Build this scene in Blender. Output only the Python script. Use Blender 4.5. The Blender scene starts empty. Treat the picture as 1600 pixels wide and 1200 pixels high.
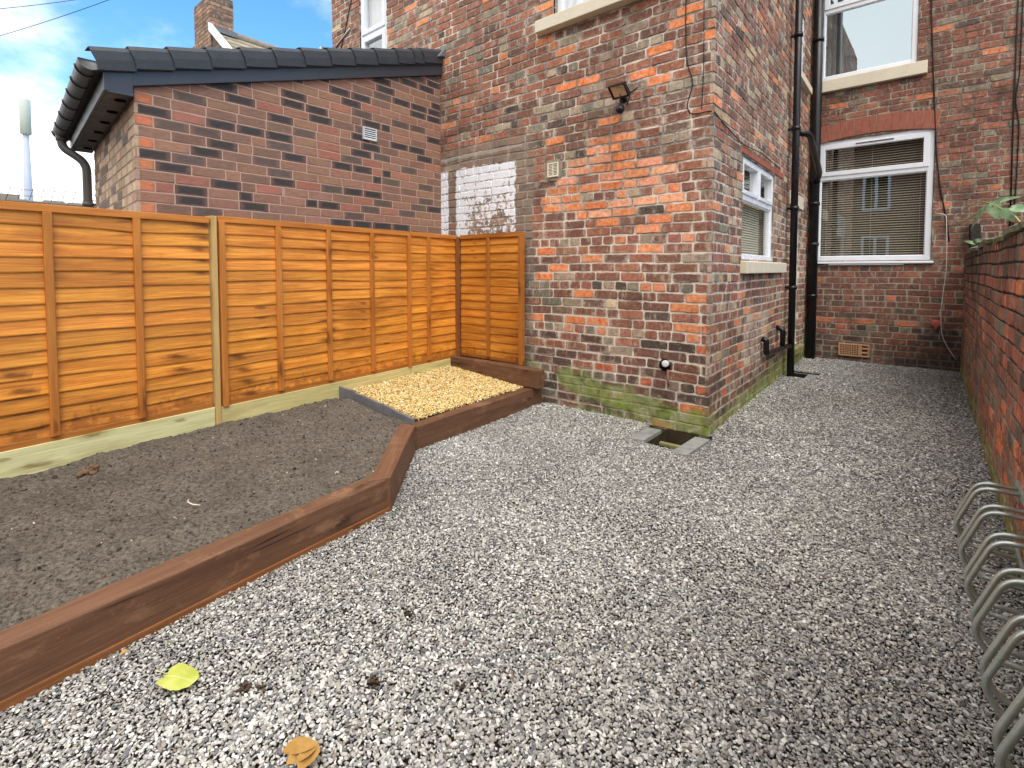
import bpy, bmesh, math, random
import numpy as np
from mathutils import Vector, Matrix
R = math.radians
rng = np.random.default_rng(7)
random.seed(7)
sc = bpy.context.scene
COL = sc.collection

# ---------------------------------------------------------------- camera, sky, sun, exposure
cam = bpy.data.cameras.new('camera')
camo = bpy.data.objects.new('camera', cam); COL.objects.link(camo)
camo.location = (0, 0, 1.26)
camo.rotation_euler = (R(90 - 2.5), 0, R(39.8865))
cam.sensor_width = 36; cam.lens = 36 * 783 / 1600
cam.shift_y = -0.0905
cam.clip_start = 0.02; cam.clip_end = 2000
sc.camera = camo

SUN_EL, SUN_AZ = R(56), R(132)      # azimuth clockwise from +Y
world = bpy.data.worlds.new("World"); sc.world = world; world.use_nodes = True
def build_sky():
    nt = world.node_tree; nt.nodes.clear(); L = nt.links.new
    out = nt.nodes.new('ShaderNodeOutputWorld'); bg = nt.nodes.new('ShaderNodeBackground')
    sky = nt.nodes.new('ShaderNodeTexSky'); sky.sky_type = 'NISHITA'; sky.sun_disc = False
    sky.sun_elevation = SUN_EL; sky.sun_rotation = SUN_AZ; sky.air_density = 1.0; sky.dust_density = 0.3; sky.ozone_density = 3.0
    tc = nt.nodes.new('ShaderNodeTexCoord')
    sep = nt.nodes.new('ShaderNodeSeparateXYZ'); L(tc.outputs['Generated'], sep.inputs[0])
    mp = nt.nodes.new('ShaderNodeMapping'); mp.inputs['Scale'].default_value = (1, 1, 1.9); mp.inputs['Location'].default_value = (3.1, .4, .2)
    L(tc.outputs['Generated'], mp.inputs[0])
    no = nt.nodes.new('ShaderNodeTexNoise'); no.inputs['Scale'].default_value = 3.2; no.inputs['Detail'].default_value = 9; no.inputs['Roughness'].default_value = .58
    L(mp.outputs[0], no.inputs['Vector'])
    def m(op, a, b=None, c=None):
        n = nt.nodes.new('ShaderNodeMath'); n.operation = op
        for i, v in enumerate((a, b, c)):
            if v is None: continue
            if hasattr(v, 'is_output'): L(v, n.inputs[i])
            else: n.inputs[i].default_value = v
        return n.outputs[0]
    # cloud bank low on the horizon, unseen cover overhead and to the south added for soft fill
    low = m('MULTIPLY', m('SUBTRACT', .26, sep.outputs[2]), 2.6)
    south = m('MULTIPLY', m('ADD', m('MULTIPLY', sep.outputs[1], -1.0), .15), .55)
    high = m('MULTIPLY', m('SUBTRACT', sep.outputs[2], .46), 1.5)
    west = m('MULTIPLY', m('SUBTRACT', m('MULTIPLY', sep.outputs[0], -1.0), .94), 3.2)
    bias = m('MAXIMUM', m('MAXIMUM', m('ADD', low, west), south), high)
    v = m('ADD', m('SUBTRACT', no.outputs['Fac'], .5), bias)
    mr = nt.nodes.new('ShaderNodeMapRange'); mr.interpolation_type = 'SMOOTHSTEP'
    mr.inputs['From Min'].default_value = -.02; mr.inputs['From Max'].default_value = .34
    L(v, mr.inputs['Value'])
    hs = nt.nodes.new('ShaderNodeHueSaturation'); hs.inputs['Saturation'].default_value = 1.25; hs.inputs['Value'].default_value = 1.3
    L(sky.outputs[0], hs.inputs['Color'])
    mix = nt.nodes.new('ShaderNodeMix'); mix.data_type = 'RGBA'
    L(mr.outputs[0], mix.inputs[0]); L(hs.outputs[0], mix.inputs[6]); mix.inputs[7].default_value = (7.6, 7.45, 7.25, 1)
    L(mix.outputs[2], bg.inputs['Color']); bg.inputs['Strength'].default_value = 0.148
    L(bg.outputs[0], out.inputs[0])
build_sky()
sun = bpy.data.lights.new('sun', 'SUN'); sun.energy = 1.35; sun.angle = R(40); sun.color = (1, .93, .84)
suno = bpy.data.objects.new('sun', sun); COL.objects.link(suno)
sdir = Vector((math.sin(SUN_AZ) * math.cos(SUN_EL), math.cos(SUN_AZ) * math.cos(SUN_EL), math.sin(SUN_EL)))
suno.rotation_euler = sdir.to_track_quat('Z', 'Y').to_euler(); suno.location = (0, -4, 12)
sc.view_settings.view_transform = 'Standard'; sc.view_settings.look = 'None'
sc.view_settings.exposure = 0.8; sc.view_settings.gamma = 1
sc.render.resolution_x = 1024; sc.render.resolution_y = 768

# ---------------------------------------------------------------- mesh helpers
def S(r, g, b):          # sRGB 0-255 -> linear
    f = lambda c: (c / 255 / 12.92) if c / 255 <= .04045 else ((c / 255 + .055) / 1.055) ** 2.4
    return (f(r), f(g), f(b))

class MB:
    def __init__(s): s.v = []; s.f = []; s.m = []; s.c = []; s.uv = []; s.smooth = []
    def add(s, verts, faces, mat=0, col=(1, 1, 1), smooth=False, uvs=None):
        b = len(s.v); s.v.extend([tuple(x) for x in verts]); s.c.extend([col] * len(verts))
        s.uv.extend(uvs if uvs is not None else [(0, 0)] * len(verts))
        for f in faces:
            s.f.append(tuple(i + b for i in f)); s.m.append(mat); s.smooth.append(smooth)
    def box(s, a, b, mat=0, col=(1, 1, 1)):
        x0, y0, z0 = a; x1, y1, z1 = b
        s.add([(x0,y0,z0),(x1,y0,z0),(x1,y1,z0),(x0,y1,z0),(x0,y0,z1),(x1,y0,z1),(x1,y1,z1),(x0,y1,z1)],
              [(0,3,2,1),(4,5,6,7),(0,1,5,4),(1,2,6,5),(2,3,7,6),(3,0,4,7)], mat, col)
    def prism(s, pts, ext, mat=0, col=(1, 1, 1)):
        """pts: list of 3D points of a planar polygon, ext: extrusion vector"""
        n = len(pts); e = Vector(ext); P = [Vector(p) for p in pts]
        vs = P + [p + e for p in P]
        fs = [tuple(range(n))[::-1], tuple(range(n, 2 * n))] + [(i, (i + 1) % n, n + (i + 1) % n, n + i) for i in range(n)]
        nrm = Vector((0, 0, 0))
        for i in range(n): nrm += P[i].cross(P[(i + 1) % n])
        if nrm.dot(e) < 0: fs = [tuple(reversed(f)) for f in fs]
        s.add(vs, fs, mat, col)
    def tube(s, path, r, seg=10, mat=0, col=(1, 1, 1), cap=True):
        P = [Vector(p) for p in path]; n = len(P); vs = []; fs = []
        rr = r if hasattr(r, '__len__') else [r] * n
        t = (P[1] - P[0]).normalized(); ref = Vector((0, 0, 1)) if abs(t.z) < .9 else Vector((1, 0, 0))
        a = (ref - t * ref.dot(t)).normalized()
        for i in range(n):
            t = ((P[min(i + 1, n - 1)] - P[i]).normalized() + (P[i] - P[max(i - 1, 0)]).normalized()).normalized()
            a = (a - t * a.dot(t)).normalized(); b = t.cross(a)
            for k in range(seg):
                q = 2 * math.pi * k / seg
                vs.append(P[i] + (a * math.cos(q) + b * math.sin(q)) * rr[i])
        for i in range(n - 1):
            for k in range(seg):
                fs.append((i*seg+k, i*seg+(k+1) % seg, (i+1)*seg+(k+1) % seg, (i+1)*seg+k))
        if cap: fs += [tuple(range(seg))[::-1], tuple(range((n-1)*seg, n*seg))]
        s.add(vs, fs, mat, col, True)
    def lathe(s, o, axis, prof, seg=20, mat=0, col=(1, 1, 1)):
        """prof: list of (distance along axis, radius)"""
        ax = Vector(axis).normalized(); ref = Vector((0, 0, 1)) if abs(ax.z) < .9 else Vector((1, 0, 0))
        a = (ref - ax * ref.dot(ax)).normalized(); b = ax.cross(a); vs = []; fs = []
        for d, r in prof:
            for k in range(seg):
                q = 2 * math.pi * k / seg; vs.append(Vector(o) + ax * d + (a * math.cos(q) + b * math.sin(q)) * r)
        for i in range(len(prof) - 1):
            for k in range(seg): fs.append((i*seg+k, i*seg+(k+1) % seg, (i+1)*seg+(k+1) % seg, (i+1)*seg+k))
        fs += [tuple(range(seg))[::-1], tuple(range((len(prof)-1)*seg, len(prof)*seg))]
        s.add(vs, fs, mat, col, True)

def wloc(o):
    l = Vector((0, 0, 0))
    while o: l += Vector(o.location); o = o.parent
    return l
def obj(name, mb, mats, parent=None, loc=None, bevel=0, seg=2):
    me = bpy.data.meshes.new(name)
    off = wloc(parent) if parent else Vector((0, 0, 0))
    if loc is not None: off = off + (Vector(loc) - off)
    V = np.array(mb.v, dtype=np.float64) - np.array(off)
    me.from_pydata(V.tolist(), [], mb.f)
    for m_ in (mats if isinstance(mats, (list, tuple)) else [mats]): me.materials.append(m_)
    me.polygons.foreach_set('material_index', mb.m); me.polygons.foreach_set('use_smooth', mb.smooth)
    at = me.attributes.new('Col', 'FLOAT_COLOR', 'POINT')
    c = np.ones((len(mb.v), 4), dtype=np.float32); c[:, :3] = np.array(mb.c, dtype=np.float32); at.data.foreach_set('color', c.ravel())
    uvl = me.uv_layers.new(name='UVMap'); li = np.empty(len(me.loops), dtype=np.int32); me.loops.foreach_get('vertex_index', li)
    uvl.data.foreach_set('uv', np.array(mb.uv, dtype=np.float32)[li].ravel())
    me.update()
    o = bpy.data.objects.new(name, me); COL.objects.link(o)
    if parent:
        o.parent = parent
        if loc is not None: o.location = Vector(loc) - wloc(parent)
    elif loc is not None: o.location = loc
    if bevel:
        b = o.modifiers.new('bevel', 'BEVEL'); b.width = bevel; b.segments = seg; b.limit_method = 'ANGLE'; b.angle_limit = R(40)
    return o
def thing(name, label, cat, loc, group=None):
    o = bpy.data.objects.new(name, None); COL.objects.link(o); o.location = loc; o.empty_display_size = .1
    return tag(o, label, cat, group)
def tag(o, label, cat, group=None):
    o['label'] = label; o['category'] = cat
    if group: o['group'] = group
    return o
def fillet(path, r, n=6):
    P = [Vector(p) for p in path]; out = [P[0]]
    for i in range(1, len(P) - 1):
        a = (P[i-1] - P[i]); b = (P[i+1] - P[i]); rr = min(r, a.length * .48, b.length * .48)
        p0 = P[i] + a.normalized() * rr; p1 = P[i] + b.normalized() * rr
        for k in range(n + 1):
            t = k / n; out.append((1-t)**2 * p0 + 2*t*(1-t) * P[i] + t*t * p1)
    out.append(P[-1]); return out
def vnoise(x, y, seed=0):
    """smooth value noise for numpy arrays"""
    r = np.random.default_rng(seed).random((256, 256))
    xi = np.floor(x).astype(int); yi = np.floor(y).astype(int); fx = x - xi; fy = y - yi
    fx = fx*fx*(3-2*fx); fy = fy*fy*(3-2*fy)
    g = lambda a, b: r[a % 256, b % 256]
    return (g(xi,yi)*(1-fx)+g(xi+1,yi)*fx)*(1-fy)+(g(xi,yi+1)*(1-fx)+g(xi+1,yi+1)*fx)*fy - .5
def fbm(x, y, seed=0, oct=4):
    s = 0; a = 1
    for i in range(oct): s = s + a * vnoise(x * 2**i + 17*i, y * 2**i + 5*i, seed + i); a *= .5
    return s
def inpoly(px, py, poly):
    ins = np.zeros(px.shape, bool); n = len(poly)
    for i in range(n):
        x0, y0 = poly[i]; x1, y1 = poly[(i+1) % n]
        c = ((y0 > py) != (y1 > py)) & (px < (x1-x0) * (py-y0) / ((y1-y0) if y1 != y0 else 1e-9) + x0)
        ins ^= c
    return ins

# ---------------------------------------------------------------- material helpers
class G:
    def __init__(s, name, rough=.8, spec=.3):
        s.mat = bpy.data.materials.new(name); s.mat.use_nodes = True; s.nt = s.mat.node_tree
        s.bsdf = s.nt.nodes['Principled BSDF']; s.bsdf.inputs['Roughness'].default_value = rough
        s.bsdf.inputs['Specular IOR Level'].default_value = spec
        s.geo = None
    def L(s, a, b):
        if hasattr(a, 'is_output'): s.nt.links.new(a, b)
        else:
            if hasattr(b.default_value, '__len__') and len(b.default_value) == 4 and len(a) == 3: a = (*a, 1)
            b.default_value = a
    def pos(s):
        if not s.geo: s.geo = s.nt.nodes.new('ShaderNodeNewGeometry')
        return s.geo.outputs['Position']
    def xyz(s, v=None):
        n = s.nt.nodes.new('ShaderNodeSeparateXYZ'); s.L(v or s.pos(), n.inputs[0]); return n.outputs
    def uv(s):
        n = s.nt.nodes.new('ShaderNodeUVMap'); n.uv_map = 'UVMap'; return n.outputs[0]
    def col(s):
        n = s.nt.nodes.new('ShaderNodeAttribute'); n.attribute_name = 'Col'; return n.outputs['Color']
    def map(s, v, scale=(1, 1, 1), loc=(0, 0, 0), rot=(0, 0, 0)):
        n = s.nt.nodes.new('ShaderNodeMapping'); s.L(v, n.inputs[0]); n.inputs['Scale'].default_value = scale
        n.inputs['Location'].default_value = loc; n.inputs['Rotation'].default_value = rot; return n.outputs[0]
    def noise(s, scale, detail=4, rough=.55, v=None, out='Fac', dist=0):
        n = s.nt.nodes.new('ShaderNodeTexNoise'); n.inputs['Scale'].default_value = scale; n.inputs['Detail'].default_value = detail
        n.inputs['Roughness'].default_value = rough; n.inputs['Distortion'].default_value = dist; s.L(v or s.pos(), n.inputs['Vector']); return n.outputs[out]
    def voro(s, scale, v=None, out='Distance', feature='F1', rand=1, dim='3D'):
        n = s.nt.nodes.new('ShaderNodeTexVoronoi'); n.voronoi_dimensions = dim; n.feature = feature; n.inputs['Scale'].default_value = scale; n.inputs['Randomness'].default_value = rand
        s.L(v or s.pos(), n.inputs['Vector']); return n.outputs[out]
    def m(s, op, a, b=None, c=None, clamp=False):
        n = s.nt.nodes.new('ShaderNodeMath'); n.operation = op; n.use_clamp = clamp
        for i, v in enumerate((a, b, c)):
            if v is not None: s.L(v, n.inputs[i])
        return n.outputs[0]
    def mix(s, f, a, b, mode='MIX'):
        n = s.nt.nodes.new('ShaderNodeMix'); n.data_type = 'RGBA'; n.blend_type = mode
        s.L(f, n.inputs[0]); s.L(a, n.inputs[6]); s.L(b, n.inputs[7]); return n.outputs[2]
    def rng(s, v, a, b, c=0., d=1., smooth=True):
        n = s.nt.nodes.new('ShaderNodeMapRange'); n.interpolation_type = 'SMOOTHSTEP' if smooth else 'LINEAR'
        s.L(v, n.inputs[0])
        for i, x in zip((1, 2, 3, 4), (a, b, c, d)): s.L(x, n.inputs[i])
        return n.outputs[0]
    def gray(s, v):   # scalar to colour
        n = s.nt.nodes.new('ShaderNodeCombineColor')
        for i in range(3): s.L(v, n.inputs[i])
        return n.outputs[0]
    def hsv(s, c, h=.5, sa=1., v=1.):
        n = s.nt.nodes.new('ShaderNodeHueSaturation'); s.L(h, n.inputs[0]); s.L(sa, n.inputs[1]); s.L(v, n.inputs[2]); s.L(c, n.inputs['Color']); return n.outputs[0]
    def bump(s, h, strength=.5, dist=.01):
        n = s.nt.nodes.new('ShaderNodeBump'); n.inputs['Strength'].default_value = strength; n.inputs['Distance'].default_value = dist
        s.L(h, n.inputs['Height'])
        if s.bsdf.inputs['Normal'].is_linked: s.L(s.bsdf.inputs['Normal'].links[0].from_socket, n.inputs['Normal'])
        s.L(n.outputs[0], s.bsdf.inputs['Normal'])
    def base(s, c): s.L(c, s.bsdf.inputs['Base Color']); return s.mat
    def rough(s, v): s.L(v, s.bsdf.inputs['Roughness'])
    def rect(s, a, b, a0, a1, b0, b1, soft=.02, wob=.05, nscale=6):
        """soft rectangular mask on two coordinates with a ragged edge"""
        n = s.m('MULTIPLY', s.m('SUBTRACT', s.noise(nscale, 5, .65), .5), wob * 2)
        a = s.m('ADD', a, n); b = s.m('ADD', b, n)
        r1 = s.m('MULTIPLY', s.rng(a, a0 - soft, a0 + soft), s.rng(a, a1 - soft, a1 + soft, 1., 0.))
        r2 = s.m('MULTIPLY', s.rng(b, b0 - soft, b0 + soft), s.rng(b, b1 - soft, b1 + soft, 1., 0.))
        return s.m('MULTIPLY', r1, r2)

def simple(name, c, rough=.5, spec=.5, var=.08, nscale=8, metal=0, bump=0, bscale=60):
    g = G(name, rough, spec)
    n = g.noise(nscale, 5, .6)
    g.base(g.hsv(c, .5, 1., g.rng(n, .25, .75, 1 - var, 1 + var, False)))
    g.bsdf.inputs['Metallic'].default_value = metal
    g.rough(g.rng(g.noise(nscale * 2.3, 4), .3, .7, max(rough - .08, .02), rough + .08, False))
    if bump: g.bump(g.noise(bscale, 4, .6), bump, .004)
    return g.mat

MOSS = S(120, 144, 44); MOSS2 = S(64, 84, 26); ALGAE = S(146, 154, 104)
def moss_mask(g, kind):
    x, y, z = g.xyz()
    n = g.m('ADD', g.noise(3.2, 6, .62), g.m('MULTIPLY', g.noise(19, 3), .25))
    if kind == 'front':    # algae on the lowest courses, a band sinking from left to right towards the gully
        line = g.m('ADD', .07, g.m('MULTIPLY', g.m('ADD', x, 1.3), -.19))
        dz = g.m('SUBTRACT', z, line)
        band = g.rng(g.m('ABSOLUTE', g.m('ADD', dz, .03)), .0, .2, .42, -.34, False)
        foot = g.rng(z, -.02, .1, .22, -.3, False)
        return g.rng(g.m('ADD', g.m('ADD', g.m('MULTIPLY', n, 1.25), g.m('MAXIMUM', band, foot)), g.rng(x, -2.75, -2.5, -.5, 0.)), .62, .98)
    if kind == 'side':
        h = g.rng(z, .0, .5, .36, -.5, False); w = g.rng(y, 4.2, 6.2, -.06, .22, False)
        return g.rng(g.m('ADD', g.m('ADD', g.m('MULTIPLY', n, 1.2), h), w), .7, 1.08)
    if kind == 'yard':
        h = g.rng(z, .0, .42, .52, -.4, False)
        return g.rng(g.m('ADD', n, h), .66, 1.05)
    h = g.rng(z, .0, .3, .2, -.5, False)
    return g.rng(g.m('ADD', n, h), .7, 1.1)

def stain(g, c, kind, brick=True):
    x, y, z = g.xyz()
    # broad grime and bleaching of old brickwork
    c = g.hsv(c, .5, 1., g.rng(g.noise(1.7, 5, .6), .3, .72, .8, 1.14, False))
    if kind in ('front', 'side'):
        soot_shade = g.rng(g.m('ADD', g.noise(2.4, 6, .65), g.rng(z, .1, .75, .16, -.12, False)), .52, .78)
        c = g.mix(g.m('MULTIPLY', soot_shade, .42), c, S(72, 62, 58))
        c = g.mix(g.m('MULTIPLY', g.rng(g.noise(5.5, 6, .7, v=g.map(g.pos(), (1, 1, 1), (3, 8, 1))), .56, .74), .42), c, S(178, 164, 146))
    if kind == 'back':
        soot_shade = g.rng(g.m('ADD', g.noise(2.0, 6, .65), g.m('ADD', g.rng(z, .1, .9, .18, -.08, False), g.rng(x, -.2, .3, 0., .12, False))), .5, .78)  # heavier at the foot; shade of the right-hand corner painted in
        c = g.mix(g.m('MULTIPLY', soot_shade, .72), c, S(50, 42, 40))
    if kind == 'yard':
        soot_shade = g.rng(g.m('ADD', g.noise(2.2, 6, .65), g.m('ADD', g.rng(z, .85, 1.35, -.1, .16, False), g.rng(y, 4.5, 7.5, 0., .16, False))), .52, .76)  # heavier near the coping; passage shade painted in towards the far end
        c = g.mix(g.m('MULTIPLY', soot_shade, .72), c, S(66, 62, 56))
    if kind == 'front':
        # cement render smears and old whitewash where a lean-to once stood
        band = g.rect(x, z, -4.25, -2.93, 1.5, 2.56, .03, .05, 5)
        c = g.mix(g.m('MULTIPLY', band, g.rng(g.noise(9, 6, .7), .36, .62, .2, .9, False)), c, S(142, 130, 116))
        strip = g.rect(x, z, -3.1, -2.9, -.2, 2.5, .03, .05, 5)
        c = g.mix(g.m('MULTIPLY', strip, g.rng(g.noise(7, 6, .7), .38, .64, 0., .8, False)), c, S(140, 128, 116))
        ledge = g.rect(x, z, -4.25, -3.05, 2.44, 2.475, .006, .02, 7)
        c = g.mix(g.m('MULTIPLY', ledge, .45), c, S(190, 186, 176))
        wash = g.m('MAXIMUM', g.rect(x, z, -3.97, -3.14, 1.6, 2.33, .006, .06, 10), g.rect(x, z, -4.22, -4.09, 1.5, 2.33, .008, .02, 9))
        hole = g.m('MULTIPLY', g.rect(x, z, -3.82, -3.2, 1.5, 2.06, .12, .16, 4), .11)
        hole2 = g.m('ADD', g.m('MULTIPLY', g.rect(x, z, -3.85, -3.1, 1.5, 1.80, .06, .05, 3), .06), 0. if brick else .09)
        wn = g.rng(g.m('SUBTRACT', g.m('SUBTRACT', g.noise(17, 8, .78), hole), hole2), .33, .4)
        c = g.mix(g.m('MULTIPLY', wash, wn), c, S(238, 242, 250))
    if kind == 'side':    # pale lime streaks under the waste pipes
        lime = g.rect(y, z, 4.7, 5.6, .35, .85, .15, .16, 4)
        c = g.mix(g.m('MULTIPLY', lime, g.rng(g.noise(8, 6, .7), .4, .66, 0., .75, False)), c, S(196, 190, 178))
    if kind == 'yard':
        pale = g.rect(y, z, 3.2, 7.6, .12, .62, .1, .14, 3)
        c = g.mix(g.m('MULTIPLY', pale, g.rng(g.noise(5, 6, .7), .45, .7, 0., .7, False)), c, S(142, 136, 118))
    mk = moss_mask(g, kind)
    mc = g.mix(g.rng(g.noise(6, 6, .7), .36, .62), g.mix(g.rng(g.noise(11, 5, .65, v=g.map(g.pos(), (1, 1, 1), (4, 4, 4))), .38, .62), MOSS2, MOSS), ALGAE)
    mc = g.mix(g.m('MULTIPLY', g.rng(g.noise(9, 6, .7, v=g.map(g.pos(), (1, 1, 1), (9, 1, 4))), .54, .66), .8), mc, S(190, 190, 168))
    return g.mix(g.m('MULTIPLY', mk, .88 if kind in ('front', 'side') else .7), c, mc)

def brick_mat(kind):
    g = G('old_brick_' + kind, .88, .25)
    c = g.col(); u, v, w = g.xyz(g.uv())
    n = g.noise(30, 6, .7)
    c = g.hsv(c, .5, g.rng(n, .2, .8, 1.12, .8, False), g.rng(n, .25, .75, .58, 1.42, False))
    # upright smears of lime and soot that run over single bricks, darker arrises, spalls and pits
    vs_ = g.map(g.pos(), (1, 1, .3))
    c = g.mix(g.m('MULTIPLY', g.rng(g.noise(24, 4, .62, v=vs_), .54, .68), .55), c, S(196, 174, 156))
    c = g.mix(g.m('MULTIPLY', g.rng(g.noise(21, 4, .62, v=g.map(vs_, (1, 1, 1), (7, 3, 2))), .56, .72), .6), c, g.hsv(c, .49, .85, .42))
    eu = g.m('MULTIPLY', g.m('ABSOLUTE', g.m('SUBTRACT', u, .5)), 2.); ev = g.m('MULTIPLY', g.m('ABSOLUTE', g.m('SUBTRACT', v, .5)), 2.)
    lime = g.m('MULTIPLY', g.rng(g.m('ADD', g.m('MAXIMUM', g.m('ADD', eu, .04), ev), g.m('MULTIPLY', g.m('SUBTRACT', g.noise(38, 5, .7), .5), 1.3)), .78, 1.02), g.rng(g.noise(2.6, 5, .65, v=g.map(g.pos(), (1, 1, 1), (2, 9, 5))), .42, .6))
    ed = g.m('ADD', g.m('MAXIMUM', g.m('ADD', eu, -.02), ev), g.m('MULTIPLY', g.m('SUBTRACT', g.noise(60, 4, .65), .5), .7))
    c = g.mix(g.m('MULTIPLY', g.rng(ed, .82, 1.1), .5), c, S(92, 76, 68))
    c = g.mix(g.m('MULTIPLY', lime, .62), c, S(204, 188, 172) if kind in ('front', 'side') else S(150, 138, 124))
    c = g.mix(g.m('MULTIPLY', g.rng(g.noise(110, 3, .6), .6, .72), .55), c, S(200, 182, 164))
    c = g.mix(g.m('MULTIPLY', g.rng(g.noise(70, 3, .6, v=g.map(g.pos(), (1, 1, 1), (5, 5, 5))), .62, .72), .8), c, S(44, 36, 34))
    c = stain(g, c, kind)
    g.base(c)
    g.bump(g.noise(28, 6, .7), .8, .007); g.bump(g.noise(170, 3, .6), .4, .002)
    return g.mat
def mortar_mat(kind, c0):
    g = G('lime_mortar_' + kind, .95, .1)
    c = g.mix(g.noise(26, 5, .7), g.hsv(c0, .5, 1, .55), g.hsv(c0, .5, 1, 1.15))
    z_ = g.xyz()[2]
    c = g.mix(g.m('MULTIPLY', g.rng(g.m('ADD', g.noise(4.1, 6, .7), g.rng(z_, 1.0, 2.4, -.06, .07, False)), .47, .62), .72), c, S(88, 80, 74))
    c = stain(g, c, kind, False)
    g.base(c); g.bump(g.noise(60, 5, .7), .8, .006)
    return g.mat

def modern_brick_mat():
    g = G('modern_brick', .85, .3)
    c = g.col(); u, v, w = g.xyz(g.uv())
    # flashed faces: smoky centres with lighter reddish arrises
    eu = g.m('MULTIPLY', g.m('ABSOLUTE', g.m('SUBTRACT', u, .5)), 2.); ev = g.m('MULTIPLY', g.m('ABSOLUTE', g.m('SUBTRACT', v, .5)), 2.)
    e = g.m('ADD', g.m('MAXIMUM', eu, g.m('SUBTRACT', ev, .06)), g.m('MULTIPLY', g.m('SUBTRACT', g.noise(30, 4), .5), .45))
    c = g.mix(g.m('MULTIPLY', g.rng(e, .62, .96), .42), c, S(150, 108, 92))
    c = g.hsv(c, .5, 1., g.rng(g.noise(22, 5, .65, v=g.map(g.pos(), (1, 1, 4))), .25, .75, .75, 1.22, False))
    c = g.mix(g.m('MULTIPLY', g.rng(g.noise(6, 6, .75), .66, .76), .5), c, S(178, 168, 156))
    g.base(c); g.bump(g.noise(120, 4, .7, v=g.map(g.pos(), (.5, .5, 2))), .5, .003)
    return g.mat
def plain_mortar(c0, name):
    g = G(name, .95, .1); g.base(g.mix(g.noise(30, 5, .7), g.hsv(c0, .5, 1, .7), g.hsv(c0, .5, 1, 1.15))); g.bump(g.noise(80, 4, .7), .5, .004); return g.mat

def wood_mat(name, c1, c2, dark, rough=.6, knots=True, useCol=True, grain=1.0, wear=None, splash=False):
    """UV: u metres along the grain, v across (each board shifted at random)"""
    g = G(name, rough, .35)
    uv = g.uv()
    st = g.map(uv, (1.6, 26, 1)); f = g.map(uv, (5, 150, 1))
    wob = g.noise(1.0, 4, .55, v=g.map(uv, (1.8, 9, 1)))
    n1 = g.noise(1., 5, .6, v=st, dist=.8); n2 = g.noise(1., 3, .6, v=f)
    c = g.mix(g.rng(n1, .28, .72), c1, c2)
    c = g.hsv(c, .5, 1., g.rng(n2, .25, .75, 1 - .16 * grain, 1 + .14 * grain, False))
    if splash:
        zz = g.xyz()[2]; sp = g.rng(g.m('ADD', g.noise(14, 6, .7), g.rng(zz, .34, .62, .2, -.25, False)), .52, .7); c = g.mix(g.m('MULTIPLY', sp, .5), c, dark)
        c = g.mix(g.m('MULTIPLY', g.rng(g.noise(2.2, 6, .65, v=g.map(g.pos(), (1, 1, 3))), .5, .7), .3), c, g.hsv(dark, .5, 1.1, 1.6))
    c = g.mix(g.m('MULTIPLY', g.rng(wob, .52, .72), .55), c, g.mix(.5, dark, c1))
    if knots:
        kw = g.noise(1., 3, .6, v=g.map(uv, (9, 40, 1)))
        sk = g.nt.nodes.new('ShaderNodeCombineXYZ'); q = g.xyz(uv)
        g.L(g.m('ADD', g.m('MULTIPLY', q[0], 2.4), g.m('MULTIPLY', q[1], 2.6)), sk.inputs[0]); g.L(g.m('MULTIPLY', q[1], 8.0), sk.inputs[1])
        d = g.m('ADD', g.voro(1., v=sk.outputs[0], dim='2D'), g.m('MULTIPLY', g.m('SUBTRACT', kw, .5), .34)); rid = g.voro(1., v=sk.outputs[0], out='Color', dim='2D')
        sel = g.rng(g.xyz(rid)[0], .56, .58)
        kn = g.m('MULTIPLY', g.rng(d, .06, .11, 1., 0.), sel)
        smear = g.m('MULTIPLY', g.rng(g.m('ADD', d, g.m('MULTIPLY', g.m('SUBTRACT', n1, .5), .35)), .08, .31, 1., 0.), g.m('MULTIPLY', sel, g.rng(g.xyz(rid)[1], .2, .7)))
        halo = g.m('MULTIPLY', g.m('MULTIPLY', g.rng(d, .13, .16), g.rng(d, .17, .22, 1., 0.)), sel)
        c = g.mix(g.m('MULTIPLY', smear, .6), c, dark); c = g.mix(g.m('MULTIPLY', kn, .55), c, g.hsv(dark, .5, 1., .9)); c = g.mix(g.m('MULTIPLY', halo, .2), c, c2)
        # darker flame of sapwood beside a knot
    if wear:
        c = g.mix(g.m('MULTIPLY', g.rng(g.noise(5, 7, .75, v=g.map(g.pos(), (1, 1, 2))), .52, .66), .6), c, wear); c = g.mix(g.m('MULTIPLY', g.rng(g.noise(70, 4, .7), .62, .72), .5), c, wear)
        cr = g.rng(g.noise(1., 4, .6, v=g.map(uv, (1.1, 60, 1)), dist=.4), .66, .72); c = g.mix(g.m('MULTIPLY', cr, .8), c, g.hsv(dark, .5, 1., .45)); g.bump(cr, -.6, .004)
    if useCol: c = g.mix(1., c, g.col(), 'MULTIPLY')
    g.base(c); g.bump(n2, .35, .002); g.bump(n1, .3, .004)
    g.rough(g.rng(n1, .3, .7, rough - .1, rough + .12, False))
    return g.mat

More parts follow.
